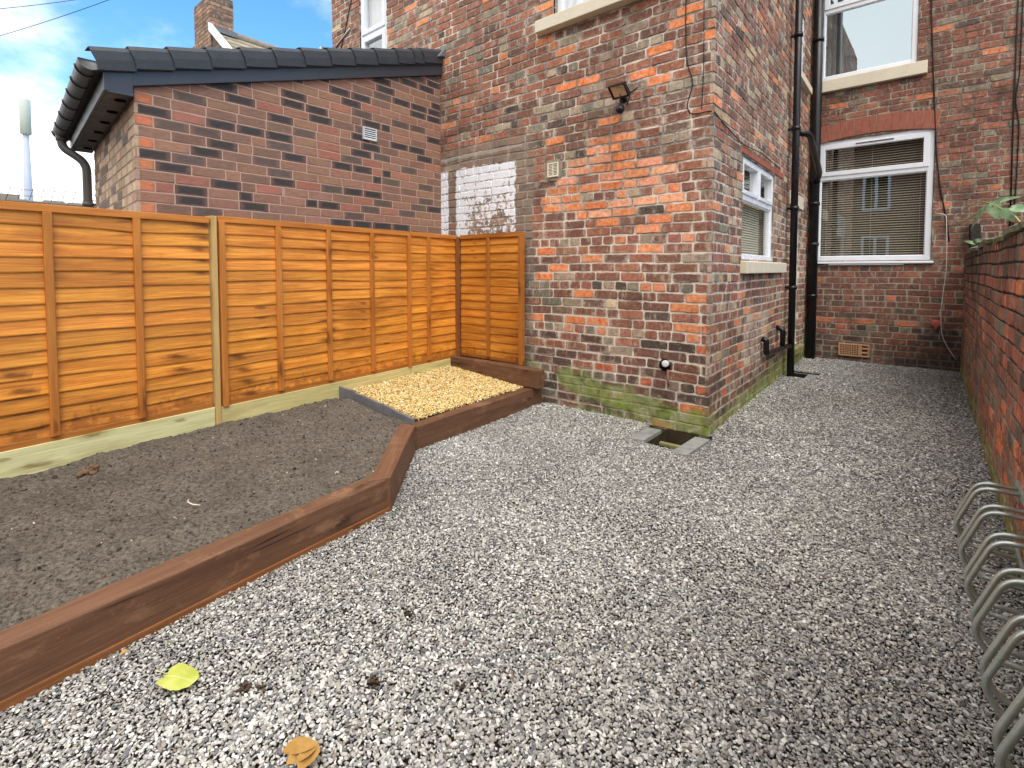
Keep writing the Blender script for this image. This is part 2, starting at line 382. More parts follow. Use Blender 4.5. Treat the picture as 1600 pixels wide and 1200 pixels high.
def glass_mat(name='window_glass', ior=2.9, tint=(.93, .96, .97, 1)):
    g = G(name); nt = g.nt; nt.nodes.remove(g.bsdf)
    out = [n for n in nt.nodes if n.type == 'OUTPUT_MATERIAL'][0]
    gl = nt.nodes.new('ShaderNodeBsdfGlossy'); gl.inputs['Roughness'].default_value = .005; gl.inputs['Color'].default_value = tint
    tr = nt.nodes.new('ShaderNodeBsdfTransparent'); tr.inputs['Color'].default_value = (.95, .95, .94, 1)
    fr = nt.nodes.new('ShaderNodeFresnel'); fr.inputs['IOR'].default_value = ior
    ns = nt.nodes.new('ShaderNodeTexNoise'); ns.inputs['Scale'].default_value = 2.2
    geo = nt.nodes.new('ShaderNodeNewGeometry'); nt.links.new(geo.outputs['Position'], ns.inputs['Vector'])
    bp = nt.nodes.new('ShaderNodeBump'); bp.inputs['Strength'].default_value = .012; bp.inputs['Distance'].default_value = .02
    nt.links.new(ns.outputs['Fac'], bp.inputs['Height']); nt.links.new(bp.outputs[0], gl.inputs['Normal'])
    mx = nt.nodes.new('ShaderNodeMixShader'); inv = nt.nodes.new('ShaderNodeMath'); inv.operation = 'SUBTRACT'; inv.inputs[0].default_value = 1; nt.links.new(geo.outputs['Backfacing'], inv.inputs[1])
    mul = nt.nodes.new('ShaderNodeMath'); mul.operation = 'MULTIPLY'; nt.links.new(fr.outputs[0], mul.inputs[0]); nt.links.new(inv.outputs[0], mul.inputs[1]); nt.links.new(mul.outputs[0], mx.inputs[0]); nt.links.new(tr.outputs[0], mx.inputs[1]); nt.links.new(gl.outputs[0], mx.inputs[2])
    nt.links.new(mx.outputs[0], out.inputs[0]); return g.mat

M = {}
M['brick_front'] = brick_mat('front'); M['mortar_front'] = mortar_mat('front', S(240, 228, 214))
M['brick_side'] = brick_mat('side'); M['mortar_side'] = mortar_mat('side', S(234, 220, 204))
M['brick_back'] = brick_mat('back'); M['mortar_back'] = mortar_mat('back', S(188, 174, 158))
M['brick_yard'] = brick_mat('yard'); M['mortar_yard'] = mortar_mat('yard', S(72, 66, 60))
M['brick_new'] = modern_brick_mat(); M['mortar_new'] = plain_mortar(S(190, 164, 148), 'extension_mortar')
M['brick_far'] = brick_mat('far'); M['mortar_far'] = mortar_mat('far', S(160, 145, 130))
M['upvc'] = simple('white_upvc', S(228, 232, 240), .25, .5, .02, 3)
M['sill'] = simple('painted_stone_sill', S(214, 206, 186), .75, .3, .08, 9, 0, .4, 50)
M['black_plastic'] = simple('black_plastic', S(24, 23, 27), .34, .4, .15, 6)
M['anthracite'] = simple('anthracite_plastic', S(58, 62, 69), .42, .45, .07, 5)
M['fascia'] = simple('anthracite_gloss_board', S(92, 100, 106), .4, .6, .06, 4)
M['tile'] = simple('dark_roof_tile', S(58, 62, 68), .6, .4, .12, 12, 0, .3, 90)
M['glass'] = glass_mat(); M['glass_clear'] = glass_mat('clear_window_glass', 1.6); M['glass_bright'] = glass_mat('reflective_window_glass', 5.0, (.74, .88, .96, 1))  # bright glass: blue sky reflection put into its tint, reflectance raised
M['room'] = simple('dark_room', S(74, 68, 58), .9, .1, .2, 2)
M['room_light'] = simple('pale_room', S(200, 204, 208), .9, .1, .06, 2)
M['blind'] = simple('beige_blind', S(232, 226, 206), .55, .4, .04, 6)
M['curtain'] = simple('white_net_curtain', S(226, 232, 238), .9, .1, .05, 5)
M['galv'] = simple('galvanised_steel', S(180, 188, 182), .34, .5, .16, 14, .72, .15, 90)
M['cable'] = simple('black_cable', S(26, 24, 24), .6, .3, .1)
M['cable_white'] = simple('white_cable', S(205, 200, 192), .5, .4, .06)
M['white_plastic'] = simple('white_plastic', S(205, 210, 214), .45, .4, .04)
M['cream_plastic'] = simple('cream_plastic', S(222, 214, 192), .5, .4, .05)
M['cement'] = simple('cement_render', S(146, 138, 126), .95, .1, .16, 14, 0, .8, 40)
M['lintel_red'] = simple('red_voussoir', S(152, 92, 76), .8, .3, .2, 16, 0, .4, 60)
M['terracotta'] = simple('terracotta_air_brick', S(186, 146, 112), .9, .2, .14, 18, 0, .5, 60)
M['dark'] = simple('dark_void', S(24, 20, 18), .95, .05, .2)
M['slate'] = simple('grey_edging_slate', S(112, 114, 118), .6, .4, .22, 9, 0, .5, 26)
M['tile_grey'] = simple('grey_floor_tile', S(134, 136, 134), .7, .3, .3, 16, 0, .5, 50)
M['fence'] = wood_mat('stained_larch_lap', S(196, 118, 40), S(240, 162, 66), S(104, 54, 16), .55, grain=1.9, splash=True)
M['fence_rail'] = wood_mat('stained_batten', S(178, 106, 38), S(202, 130, 58), S(120, 66, 22), .6)
M['fence_dark'] = wood_mat('brown_stained_post', S(122, 74, 40), S(146, 92, 52), S(80, 44, 22), .6)
M['green_timber'] = wood_mat('green_treated_board', S(206, 198, 140), S(228, 222, 172), S(132, 108, 56), .75)
M['pale_post'] = wood_mat('pale_timber_post', S(190, 154, 92), S(208, 176, 116), S(140, 100, 50), .7, False)
M['sleeper'] = wood_mat('brown_painted_sleeper', S(98, 68, 50), S(120, 86, 64), S(62, 40, 28), .66, True, True, 1.5, S(146, 112, 86))

def soil_mat():
    g = G('dark_soil', .97, .1)
    n = g.noise(60, 6, .75)
    c = g.mix(g.rng(n, .3, .7), S(72, 66, 60), S(140, 131, 120))
    c = g.mix(g.m('MULTIPLY', g.rng(g.noise(4, 5, .6), .4, .7), .4), c, S(74, 66, 58))
    c = g.mix(g.rng(g.noise(150, 2), .72, .76), c, S(176, 168, 156))
    g.base(c); g.bump(n, 1., .012); g.bump(g.noise(190, 4, .7), .8, .004); return g.mat
M['soil'] = soil_mat()
def stone_mat(name, rough, spec):
    g = G(name, rough, spec)
    c = g.hsv(g.col(), .5, 1., g.rng(g.noise(160, 4, .65), .25, .75, .8, 1.18, False))
    g.base(c); g.bump(g.noise(260, 3, .6), .35, .0015); return g.mat
M['chip'] = stone_mat('grey_chippings', .62, .35); M['gold'] = stone_mat('golden_gravel_stone', .7, .3); M['clod'] = stone_mat('soil_clod', .97, .1)
def ground_mat():
    g = G('gravel_bed', .97, .1)
    g.base(g.mix(g.noise(40, 5, .7), S(36, 31, 28), S(66, 59, 53))); g.bump(g.noise(60, 4, .7), .8, .01); return g.mat
M['ground'] = ground_mat()

# ---------------------------------------------------------------- brickwork
def pick(pal, r):
    t = sum(w for _, w in pal); x = r * t
    for c, w in pal:
        x -= w
        if x <= 0: return c
    return pal[-1][0]
def clip_half(poly, a, b, c):
    out = []; n = len(poly)
    for i in range(n):
        p, q = poly[i], poly[(i+1) % n]; dp = a*p[0]+b*p[1]-c; dq = a*q[0]+b*q[1]-c
        if dp <= 0: out.append(p)
        if dp * dq < 0:
            t = dp / (dp - dq); out.append((p[0]+(q[0]-p[0])*t, p[1]+(q[1]-p[1])*t))
    return out
def brickwork(mb, O, U, N, L, z0, z1, colfn, openings=(), course=.0775, bl=.226, gap=.0135, header=5, proud=.0055, jit=.0034, clip=None, seed=1, umin=0, hofs=0, quoin=None):
    """bricks (material 0) and the bed of mortar behind them (material 1) for one wall face"""
    rs = random.Random(seed); O = Vector(O); U = Vector(U); N = Vector(N); Z = Vector((0, 0, 1))
    ph = seed*1.7
    def P(u, v, d):      # old courses wander up and down a little
        if jit > .001:
            k = min(max((u-umin)*2, 0), 1)*min(max((L-u)*2, 0), 1)
            v = v + k*((.0045)*math.sin(u*1.9+v*2.3+ph) + .003*math.sin(u*4.7-v*5.1+ph*2))
        return O + U*u + N*d + Z*v
    nrow = int(math.ceil((z1 - z0) / course))
    for r in range(nrow):
        v0 = z0 + r*course; v1 = min(v0 + course - gap, z1)
        if v1 - v0 < .015: continue
        hd = header and (r + hofs) % header == 0
        ln = bl/2 if hd else bl
        u = umin - (bl/2 if r % 2 else bl/4 if hd else 0) - rs.uniform(0, .02)
        sag = rs.uniform(-.0015, .0015); qn = quoin and r % 2 == 0
        if quoin: u = umin
        while u < L:
            l = ln * rs.uniform(.95, 1.05)
            if qn and u == umin: l = bl/2
            elif not hd and rs.random() < .08: l *= .5
            ua, ub = max(u, umin - proud), min(u + l - gap, L + proud)
            if u + l > L - .03: ub = L + proud
            u += l
            if ub - ua < .025: continue
            segs = [(ua, ub, v0, v1)]
            for (o0, o1, p0, p1) in openings:
                ns = []
                for (a, b, c, d) in segs:
                    if b <= o0 or a >= o1 or d <= p0 or c >= p1: ns.append((a, b, c, d)); continue
                    if a < o0: ns.append((a, o0, c, d))
                    if b > o1: ns.append((o1, b, c, d))
                    if c < p0: ns.append((max(a, o0), min(b, o1), c, p0))
                    if d > p1: ns.append((max(a, o0), min(b, o1), p1, d))
                segs = ns
            col = colfn(rs, (ua+ub)/2, (v0+v1)/2, hd)
            if qn and ua <= umin + 1e-6: col = vary(quoin, rs, .1)
            tilt = rs.uniform(-.0022, .0022); pr = proud * rs.uniform(.55, 1.25)
            for (a, b, c, d) in segs:
                if b - a < .012 or d - c < .01: continue
                j = lambda s=1.: rs.uniform(-jit, jit) * s
                ch = rs.uniform(.004, .012) if jit > .001 else .002
                ea = a <= umin + 1e-6 or any(abs(a-o[0]) < 1e-6 or abs(a-o[1]) < 1e-6 for o in openings); eb = b >= L - 1e-6 or any(abs(b-o[0]) < 1e-6 or abs(b-o[1]) < 1e-6 for o in openings)
                ja = 0 if ea else 1; jb = 0 if eb else 1
                m1, m2 = a + (b-a)*.35, a + (b-a)*.68
                pts = [(a+ch*ja, c+j()), (m1, c+j()+sag), (m2, c+j()+sag), (b-ch*jb, c+j()), (b+j()*jb, c+ch), (b+j()*jb, d-ch),
                       (b-ch*jb, d+j()), (m2, d+j()+sag), (m1, d+j()+sag), (a+ch*ja, d+j()), (a+j()*ja, d-ch), (a+j()*ja, c+ch)]
                if clip: pts = clip_half(pts, *clip)
                if len(pts) < 3: continue
                n = len(pts); cu, cv = (a+b)/2, (c+d)/2; bev = .0035
                fr = []; 
                for (x, y) in pts:
                    sx = max(1 - bev*2/(b-a), .7); sy = max(1 - bev*2/(d-c), .7)
                    fx = x if (ea and x <= a + 1e-5) or (eb and x >= b - 1e-5) else cu + (x-cu)*sx
                    fr.append(P(fx, cv+(y-cv)*sy, pr + tilt*(x-cu)/(b-a)*2))
                md = [P(x, y, pr*.55) for x, y in pts]; bk = [P(x, y, -.02) for x, y in pts]
                faces = [tuple(range(n))] + [((i+1) % n, i, n+i, n+(i+1) % n) for i in range(n)] + [(n+(i+1) % n, n+i, 2*n+i, 2*n+(i+1) % n) for i in range(n)]
                if U.cross(Z).dot(N) < 0: faces = [tuple(reversed(f)) for f in faces]
                uv = [((x-a)/(b-a), (y-c)/(d-c)) for x, y in pts]
                mb.add(fr + md + bk, faces, 0, col, False, uv*3)
    # mortar bed with holes for the openings
    us = sorted({umin, L} | {o for q in openings for o in q[:2] if umin < o < L}); vs = sorted({z0, z1} | {o for q in openings for o in q[2:] if z0 < o < z1})
    flip = U.cross(Z).dot(N) < 0
    if clip:
        poly = clip_half([(umin, z0), (L, z0), (L, z1), (umin, z1)], *clip)
        f = tuple(range(len(poly))); mb.add([P(x, y, 0) for x, y in poly], [tuple(reversed(f)) if flip else f], 1)
    else:
        for i in range(len(us)-1):
            for k in range(len(vs)-1):
                cu, cv = (us[i]+us[i+1])/2, (vs[k]+vs[k+1])/2
                if any(o[0] < cu < o[1] and o[2] < cv < o[3] for o in openings): continue
                q = [P(us[i], vs[k], 0), P(us[i+1], vs[k], 0), P(us[i+1], vs[k+1], 0), P(us[i], vs[k+1], 0)]
                mb.add(q, [(3, 2, 1, 0) if flip else (0, 1, 2, 3)], 1)
    for (a, b, c, d) in openings:     # reveals
        D = -.14; F = proud*.5
        for (p, q) in (((a, c), (a, d)), ((a, d), (b, d)), ((b, d), (b, c)), ((b, c), (a, c))):
            k = [P(*p, 0), P(*q, 0), P(*q, D), P(*p, D)]
            mb.add(k, [(0, 1, 2, 3) if not flip else (3, 2, 1, 0)], 1)
    return lambda u, v, d: O + U*u + N*d + Z*v

OLD = [(S(130, 88, 74), 34), (S(112, 82, 72), 20), (S(150, 98, 78), 20), (S(112, 92, 84), 9), (S(206, 128, 84), 6), (S(150, 136, 120), 6), (S(122, 118, 106), 3), (S(192, 172, 144), 2), (S(84, 72, 68), 3)]
HEAD = [(S(124, 84, 74), 30), (S(150, 136, 120), 18), (S(124, 118, 108), 9), (S(172, 156, 136), 8), (S(144, 92, 76), 18), (S(204, 132, 96), 5), (S(88, 76, 72), 6)]
ORANGE = [(S(222, 138, 92), 46), (S(226, 154, 120), 26), (S(210, 120, 70), 10), (S(132, 88, 76), 18)]
DARK = [(S(94, 74, 68), 34), (S(80, 68, 64), 16), (S(112, 76, 66), 28), (S(132, 84, 68), 12), (S(184, 92, 56), 4), (S(120, 110, 98), 6)]
def vary(c, rs, k=.16):
    c = (c[0]*1.15, c[1]*1.11, c[2]*1.04)
    f = 1 + rs.uniform(-k, k); return tuple(min(max(x*f*(1+rs.uniform(-.05, .05)), .01), .9) for x in c)
def front_col(rs, u, v, hd):
    x = -6.389 + u
    d = ((x + 2.1)/.62)**2 + ((v - 1.98)/.42)**2
    if d < 1 + rs.uniform(-.85, .5) and not (hd and rs.random() < .5): return vary(pick(ORANGE, rs.random()), rs)
    if v < .66 and rs.random() < .7: return vary(pick(DARK, rs.random()), rs)
    if x < -2.8 and v > 2.5 and rs.random() < .3: return vary(S(150, 98, 80), rs)
    if hd: return vary(pick(HEAD, rs.random()), rs)
    if x > -2.9 and rs.random() < .12: return vary(S(216, 124, 70), rs)
    return vary(pick(OLD, rs.random()), rs)
def side_col(rs, u, v, hd):
    if v < .5 and rs.random() < .4: return vary(pick(DARK, rs.random()), rs)
    if rs.random() < .06: return vary(S(168, 146, 118), rs, .2)
    return vary(pick(HEAD if hd else OLD, rs.random()), rs)
BACK = [(S(126, 82, 70), 40), (S(108, 74, 66), 22), (S(146, 92, 74), 18), (S(188, 112, 76), 4), (S(128, 118, 104), 8), (S(94, 80, 74), 8)]
def back_col(rs, u, v, hd):
    if v < .55 and rs.random() < .7: return vary(pick(DARK, rs.random()), rs)
    return vary(pick(BACK, rs.random()), rs)
YARD = [(S(150, 84, 64), 34), (S(124, 76, 62), 24), (S(170, 94, 66), 16), (S(214, 112, 56), 5), (S(94, 76, 68), 10), (S(126, 108, 94), 11)]
def yard_col(rs, u, v, hd):
    return vary(pick(YARD, rs.random()), rs)
NEW = [(S(142, 110, 94), 32), (S(122, 98, 86), 22), (S(62, 60, 62), 22), (S(92, 82, 78), 14), (S(154, 106, 92), 10)]
def new_col(rs, u, v, hd): return vary(pick(NEW, rs.random()), rs, .1)

# ---------------------------------------------------------------- ground, gravel, soil
SL = [(-1.86, -1.6), (-2.134, 1.571), (-2.717, 2.209), (-2.774, 3.76)]     # outer faces of the timber edging
def build_ground():
    mb = MB(); xs = [-200, -1.57, -1.315, 200]; ys = [-200, 3.36, 3.815, 200]
    for i in range(3):
        for k in range(3):
            if i == 1 and k == 1: continue
            mb.add([(xs[i], ys[k], -.012), (xs[i+1], ys[k], -.012), (xs[i+1], ys[k+1], -.012), (xs[i], ys[k+1], -.012)], [(0, 1, 2, 3)])
    o = obj('yard_ground', mb, M['ground']); o['kind'] = 'structure'
build_ground()

PHI = (1 + 5**.5)/2
ICO = np.array([(-1,PHI,0),(1,PHI,0),(-1,-PHI,0),(1,-PHI,0),(0,-1,PHI),(0,1,PHI),(0,-1,-PHI),(0,1,-PHI),(PHI,0,-1),(PHI,0,1),(-PHI,0,-1),(-PHI,0,1)])/math.sqrt(1+PHI**2)
ICF = np.array([(0,11,5),(0,5,1),(0,1,7),(0,7,10),(0,10,11),(1,5,9),(5,11,4),(11,10,2),(10,7,6),(7,1,8),(3,9,4),(3,4,2),(3,2,6),(3,6,8),(3,8,9),(4,9,5),(2,4,11),(6,2,10),(8,6,7),(9,8,1)])
def stones(name, x, y, z, size, asp, flat, cols, mat, tilt=.5, shape=.25):
    """one mesh of n little rounded chippings (arrays x,y,z,size; cols n x 3)"""
    n = len(x); r = rng
    V = ICO[None]*(1 + r.uniform(-shape, shape, (n, 12, 1)))
    sc_ = np.stack([size*asp, size*r.uniform(.75, 1.05, n), size*flat], 1)
    V = V * sc_[:, None, :] * .5
    a = r.uniform(0, 2*np.pi, n); t = r.normal(0, tilt, n); p = r.normal(0, tilt, n)
    def rot(V, i, j, ang):
        c, s_ = np.cos(ang)[:, None], np.sin(ang)[:, None]; vi, vj = V[..., i].copy(), V[..., j].copy()
        V[..., i] = vi*c - vj*s_; V[..., j] = vi*s_ + vj*c
    rot(V, 0, 2, t); rot(V, 1, 2, p); rot(V, 0, 1, a)
    V += np.stack([x, y, z], 1)[:, None, :]
    F = (ICF[None] + (np.arange(n)*12)[:, None, None]).reshape(-1, 3)
    me = bpy.data.meshes.new(name); me.vertices.add(n*12); me.vertices.foreach_set('co', V.reshape(-1).astype(np.float32))
    me.loops.add(F.size); me.loops.foreach_set('vertex_index', F.reshape(-1).astype(np.int32))
    me.polygons.add(len(F)); me.polygons.foreach_set('loop_start', np.arange(0, F.size, 3, dtype=np.int32))
    me.polygons.foreach_set('use_smooth', np.zeros(len(F), bool))
    at = me.attributes.new('Col', 'FLOAT_COLOR', 'POINT'); C4 = np.ones((n, 12, 4), np.float32); C4[..., :3] = cols[:, None, :]
    at.data.foreach_set('color', C4.ravel()); me.materials.append(mat); me.update(calc_edges=True)
    o = bpy.data.objects.new(name, me); COL.objects.link(o); return o
def colours(n, pal, var=.15):
    w = np.array([p[1] for p in pal], float); w /= w.sum(); C_ = np.array([p[0] for p in pal])
    c = C_[rng.choice(len(pal), n, p=w)] * (1 + rng.uniform(-var, var, (n, 1))); return np.clip(c, .005, .85)
GZ = lambda x, y: .012*np.clip((y-3)/4, 0, 1)*3 + .012*fbm(x*1.1, y*1.1, 3, 3)
def build_gravel():
    poly = SL + [(-2.774, 3.80), (-1.262, 3.80), (-1.335, 8.0), (.31, 8.0), (.31, -1.6)]
    X, Y, Zs, Sz = [], [], [], []
    def scatter(y0, y1, h, s0, zl, zh, keep=1.):
        gx, gy = np.meshgrid(np.arange(-2.85, .33, h), np.arange(y0, y1, h*.92), indexing='ij')
        gx[:, ::2] += h*.5; x, y = gx.ravel(), gy.ravel(); n = len(x)
        x = x + rng.uniform(-.42, .42, n)*h; y = y + rng.uniform(-.42, .42, n)*h
        k = inpoly(x, y, poly) & (rng.random(n) < keep)
        tl = lambda a0, a1, b0, b1: (x > a0) & (x < a1) & (y > b0) & (y < b1)
        k &= ~tl(-1.70, -1.21, 3.37, 3.82); k &= ~tl(-1.33, -.96, 6.43, 6.80)
        x, y = x[k], y[k]; n = len(x)
        big = 1 + .22*fbm(x*2.2, y*2.2, 61, 2)
        X.append(x); Y.append(y); Zs.append(GZ(x, y) + rng.uniform(zl, zh, n)); Sz.append(np.clip(rng.lognormal(0, .27, n), .5, 2.1)*s0*big)
    HOLES = [(-1.43, 1.12, .024), (-1.62, .98, .014), (-1.27, .86, .022), (-1.55, .60, .024), (-1.51, .63, .015), (-1.05, 1.02, .014)]
    scatter(-.75, 1.9, .0090, .0088, -.006, .002); scatter(-.75, 1.9, .0094, .0080, .001, .005, .42)
    scatter(1.9, 3.6, .0094, .0092, -.006, .002); scatter(1.9, 3.6, .0098, .0086, .001, .005, .4)
    scatter(3.6, 8.0, .0116, .0114, -.006, .003); scatter(3.6, 8.0, .0122, .011, .002, .006, .35)
    x, y, z, s = map(np.concatenate, (X, Y, Zs, Sz)); n = len(x)
    pal = [(S(172, 171, 166), 30), (S(200, 199, 194), 20), (S(146, 145, 142), 20), (S(118, 119, 122), 12), (S(228, 227, 222), 8), (S(162, 156, 146), 7), (S(98, 99, 102), 6), (S(136, 122, 110), 2)]
    c = colours(n, pal, .12)
    # duller drifts; shade of the passage and wall foot painted into the tone
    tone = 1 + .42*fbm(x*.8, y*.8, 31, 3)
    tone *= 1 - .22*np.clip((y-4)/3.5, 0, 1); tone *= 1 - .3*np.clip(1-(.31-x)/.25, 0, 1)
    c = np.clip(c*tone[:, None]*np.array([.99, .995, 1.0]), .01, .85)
    for (hx, hy, hr) in HOLES:      # dropped crumbs of earth
        k = (x-hx)**2 + ((y-hy)*1.4)**2 < (hr*(.75+.5*rng.random(n)))**2; c[k] = np.array(S(78, 62, 48))*rng.uniform(.5, 1.2, (k.sum(), 1)); z[k] += .003
    br = np.clip(fbm(x*.7+9, y*.7, 77, 3)*1.6, 0, .5)[:, None]; c = c*(1-br*.6) + c*np.array([1.0, .93, .84])*br*.6
    print('stones', n)
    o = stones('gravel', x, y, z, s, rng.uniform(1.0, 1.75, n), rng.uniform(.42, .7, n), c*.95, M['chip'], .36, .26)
    o['kind'] = 'stuff'; tag(o, 'grey and white stone chippings covering the yard floor', 'gravel')
build_gravel()

FX = lambda y: -3.885 + .0844*(3.74 - y)      # face line of the long fence
def soil_z(x, y):
    t = np.clip((x - FX(y))/(1.55), 0, 1)
    return .212 - .062*t + (.030*fbm(x*2.3, y*2.3, 11, 5)) + .009*fbm(x*17, y*17, 21, 3)
def build_soil():
    h = .0125; poly = [(FX(-1.6)-.02, -1.6), (FX(2.2)-.02, 2.2), (-2.82, 2.26), (-2.76, 2.19), (-2.19, 1.57), (-1.93, -1.6)]
    nx, ny = int(2.2/h), int(3.9/h); xs = -3.95 + np.arange(nx)*h; ys = -1.6 + np.arange(ny)*h
    Xg, Yg = np.meshgrid(xs, ys, indexing='ij'); Zg = soil_z(Xg, Yg) + .010*fbm(Xg*45, Yg*45, 41, 2)
    ins = inpoly(Xg, Yg, poly); mb = MB(); idx = -np.ones((nx, ny), int)
    fs = []
    k = ins[:-1, :-1] & ins[1:, :-1] & ins[1:, 1:] & ins[:-1, 1:]
    vid = np.arange(nx*ny).reshape(nx, ny)
    q = np.stack([vid[:-1, :-1][k], vid[1:, :-1][k], vid[1:, 1:][k], vid[:-1, 1:][k]], 1)
    used = np.unique(q); remap = -np.ones(nx*ny, int); remap[used] = np.arange(len(used))
    V = np.stack([Xg.ravel(), Yg.ravel(), Zg.ravel()], 1)[used]
    mb.add(V.tolist(), [tuple(f) for f in remap[q].tolist()], 0, (1, 1, 1), True)
    o = obj('soil_bed', mb, M['soil']); o['kind'] = 'structure'
    n = 9000; x = rng.uniform(-3.95, -1.9, n); y = rng.uniform(-1, 2.25, n); k = inpoly(x, y, [(FX(-1.6)+.02, -1.6), (FX(2.2)+.02, 2.2), (-2.86, 2.2), (-2.24, 1.55), (-1.99, -1.6)]); x, y = x[k], y[k]; n = len(x)
    sz = np.minimum(rng.lognormal(-5.15, .5, n), .034)
    c = colours(n, [(S(88, 80, 73), 50), (S(112, 104, 95), 30), (S(66, 59, 54), 18), (S(190, 184, 172), 2.5), (S(140, 100, 76), 1.5)], .15)
    o = stones('soil_crumbs', x, y, soil_z(x, y)+sz*.12, sz, rng.uniform(1, 1.5, n), rng.uniform(.6, .9, n), c, M['clod'], .5, .35)
    o['kind'] = 'stuff'; tag(o, 'crumbs of dark earth and grit scattered over the planting bed', 'soil crumbs')
build_soil()
def build_gold():
    poly = [(FX(2.26)+.01, 2.3), (FX(3.65)+.01, 3.64), (-2.88, 3.64), (-2.84, 2.33)]
    zf = lambda x, y: .238 - .075*np.clip((x-FX(y))/1.0, 0, 1) + .012*fbm(x*3, y*3, 5, 3)
    mb = MB(); q = [(FX(2.26)-.01, 2.27), (FX(3.68)-.01, 3.66), (-2.86, 3.66), (-2.82, 2.30)]
    mb.add([(x, y, float(zf(np.array(x), np.array(y)))-.012) for x, y in q], [(0, 3, 2, 1)], 0)
    o = obj('gravel_bed_base', mb, M['ground']); o['kind'] = 'structure'
    n = 30000; x = rng.uniform(-3.9, -2.82, n); y = rng.uniform(2.25, 3.66, n); k = inpoly(x, y, poly); x, y = x[k], y[k]; n = len(x)
    c = colours(n, [(S(222, 196, 128), 34), (S(234, 214, 162), 28), (S(200, 166, 96), 16), (S(172, 128, 64), 8), (S(240, 228, 190), 10), (S(150, 132, 100), 4)], .12)
    s = rng.lognormal(0, .25, n)*.0118
    o = stones('golden_gravel', x, y, zf(x, y)+rng.uniform(-.01, .012, n), s, rng.uniform(1., 1.5, n), rng.uniform(.5, .85, n), c, M['gold'], .45)
    o['kind'] = 'stuff'; tag(o, 'golden yellow gravel filling the square corner bed', 'gravel')
build_gold()

# ---------------------------------------------------------------- timber
def board(mb, O, U, N, u0, u1, v0, v1, d0, d1, mat=0, col=(1, 1, 1), seg=1, rough=0., grain_v=False, top_d=None):
    """a plank lying in the plane (U, Z); u along, v up, d outward; grain along u unless grain_v"""
    O = Vector(O); U = Vector(U); N = Vector(N); Z = Vector((0, 0, 1)); ou, ov = random.uniform(0, 30), random.uniform(0, 30)
    ring = []; uv = []
    n = max(seg, 1)
    for i in range(n+1):
        u = u0 + (u1-u0)*i/n; w = random.uniform(-rough, rough)
        for (v, d) in ((v0+w, d0), (v0+w, d1), (v1, d1 if top_d is None else top_d[1]), (v1, d0 if top_d is None else top_d[0])):
            ring.append(O + U*u + Z*v + N*d); a, b = (v+ou, u+ov) if grain_v else (u+ou, v+ov+d*.7); uv.append((a, b))
    fs = []
    for i in range(n):
        for k in range(4): fs.append((i*4+k, i*4+(k+1) % 4, (i+1)*4+(k+1) % 4, (i+1)*4+k))
    fs += [(3, 2, 1, 0), (n*4, n*4+1, n*4+2, n*4+3)]
    if U.cross(Z).dot(N) > 0: pass
    else: fs = [tuple(reversed(f)) for f in fs]
    mb.add(ring, fs, mat, col, False, uv)
def waney(mb, O, U, N, L, v0, v1, col, rs, uvo):
    """one overlapping waney-edged slat: wavy lower edge standing proud, upper edge tucked behind the next"""
    O = Vector(O); U = Vector(U); N = Vector(N); Z = Vector((0, 0, 1)); n = 30; ou, ov = uvo
    wob = [rs.uniform(-1, 1) for _ in range(12)]; amp = rs.choice([.003, .005, .007, .011])
    vs = []; uv = []
    for i in range(n+1):
        u = L*i/n; t = u*3.3; k = int(t) % 11; f = t-int(t); f = f*f*(3-2*f); w = (wob[k]*(1-f)+wob[k+1]*f)*amp + math.sin(u*2.2+wob[0]*6)*amp*.5
        for (v, d) in ((v0+w, .004), (v0+w, .0125), (v0+w+.006, .0145), ((v0+v1)/2, .0095), (v1, .002), (v1, -.004)):
            vs.append(O + U*u + Z*v + N*d); uv.append((u+ou, v-v0+ov+.02*d))
    fs = []; m = 6
    for i in range(n):
        for k in range(m): fs.append((i*m+k, i*m+(k+1) % m, (i+1)*m+(k+1) % m, (i+1)*m+k))
    if U.cross(Z).dot(N) < 0: fs = [tuple(reversed(f)) for f in fs]
    mb.add(vs, fs, 0, col, False, uv)
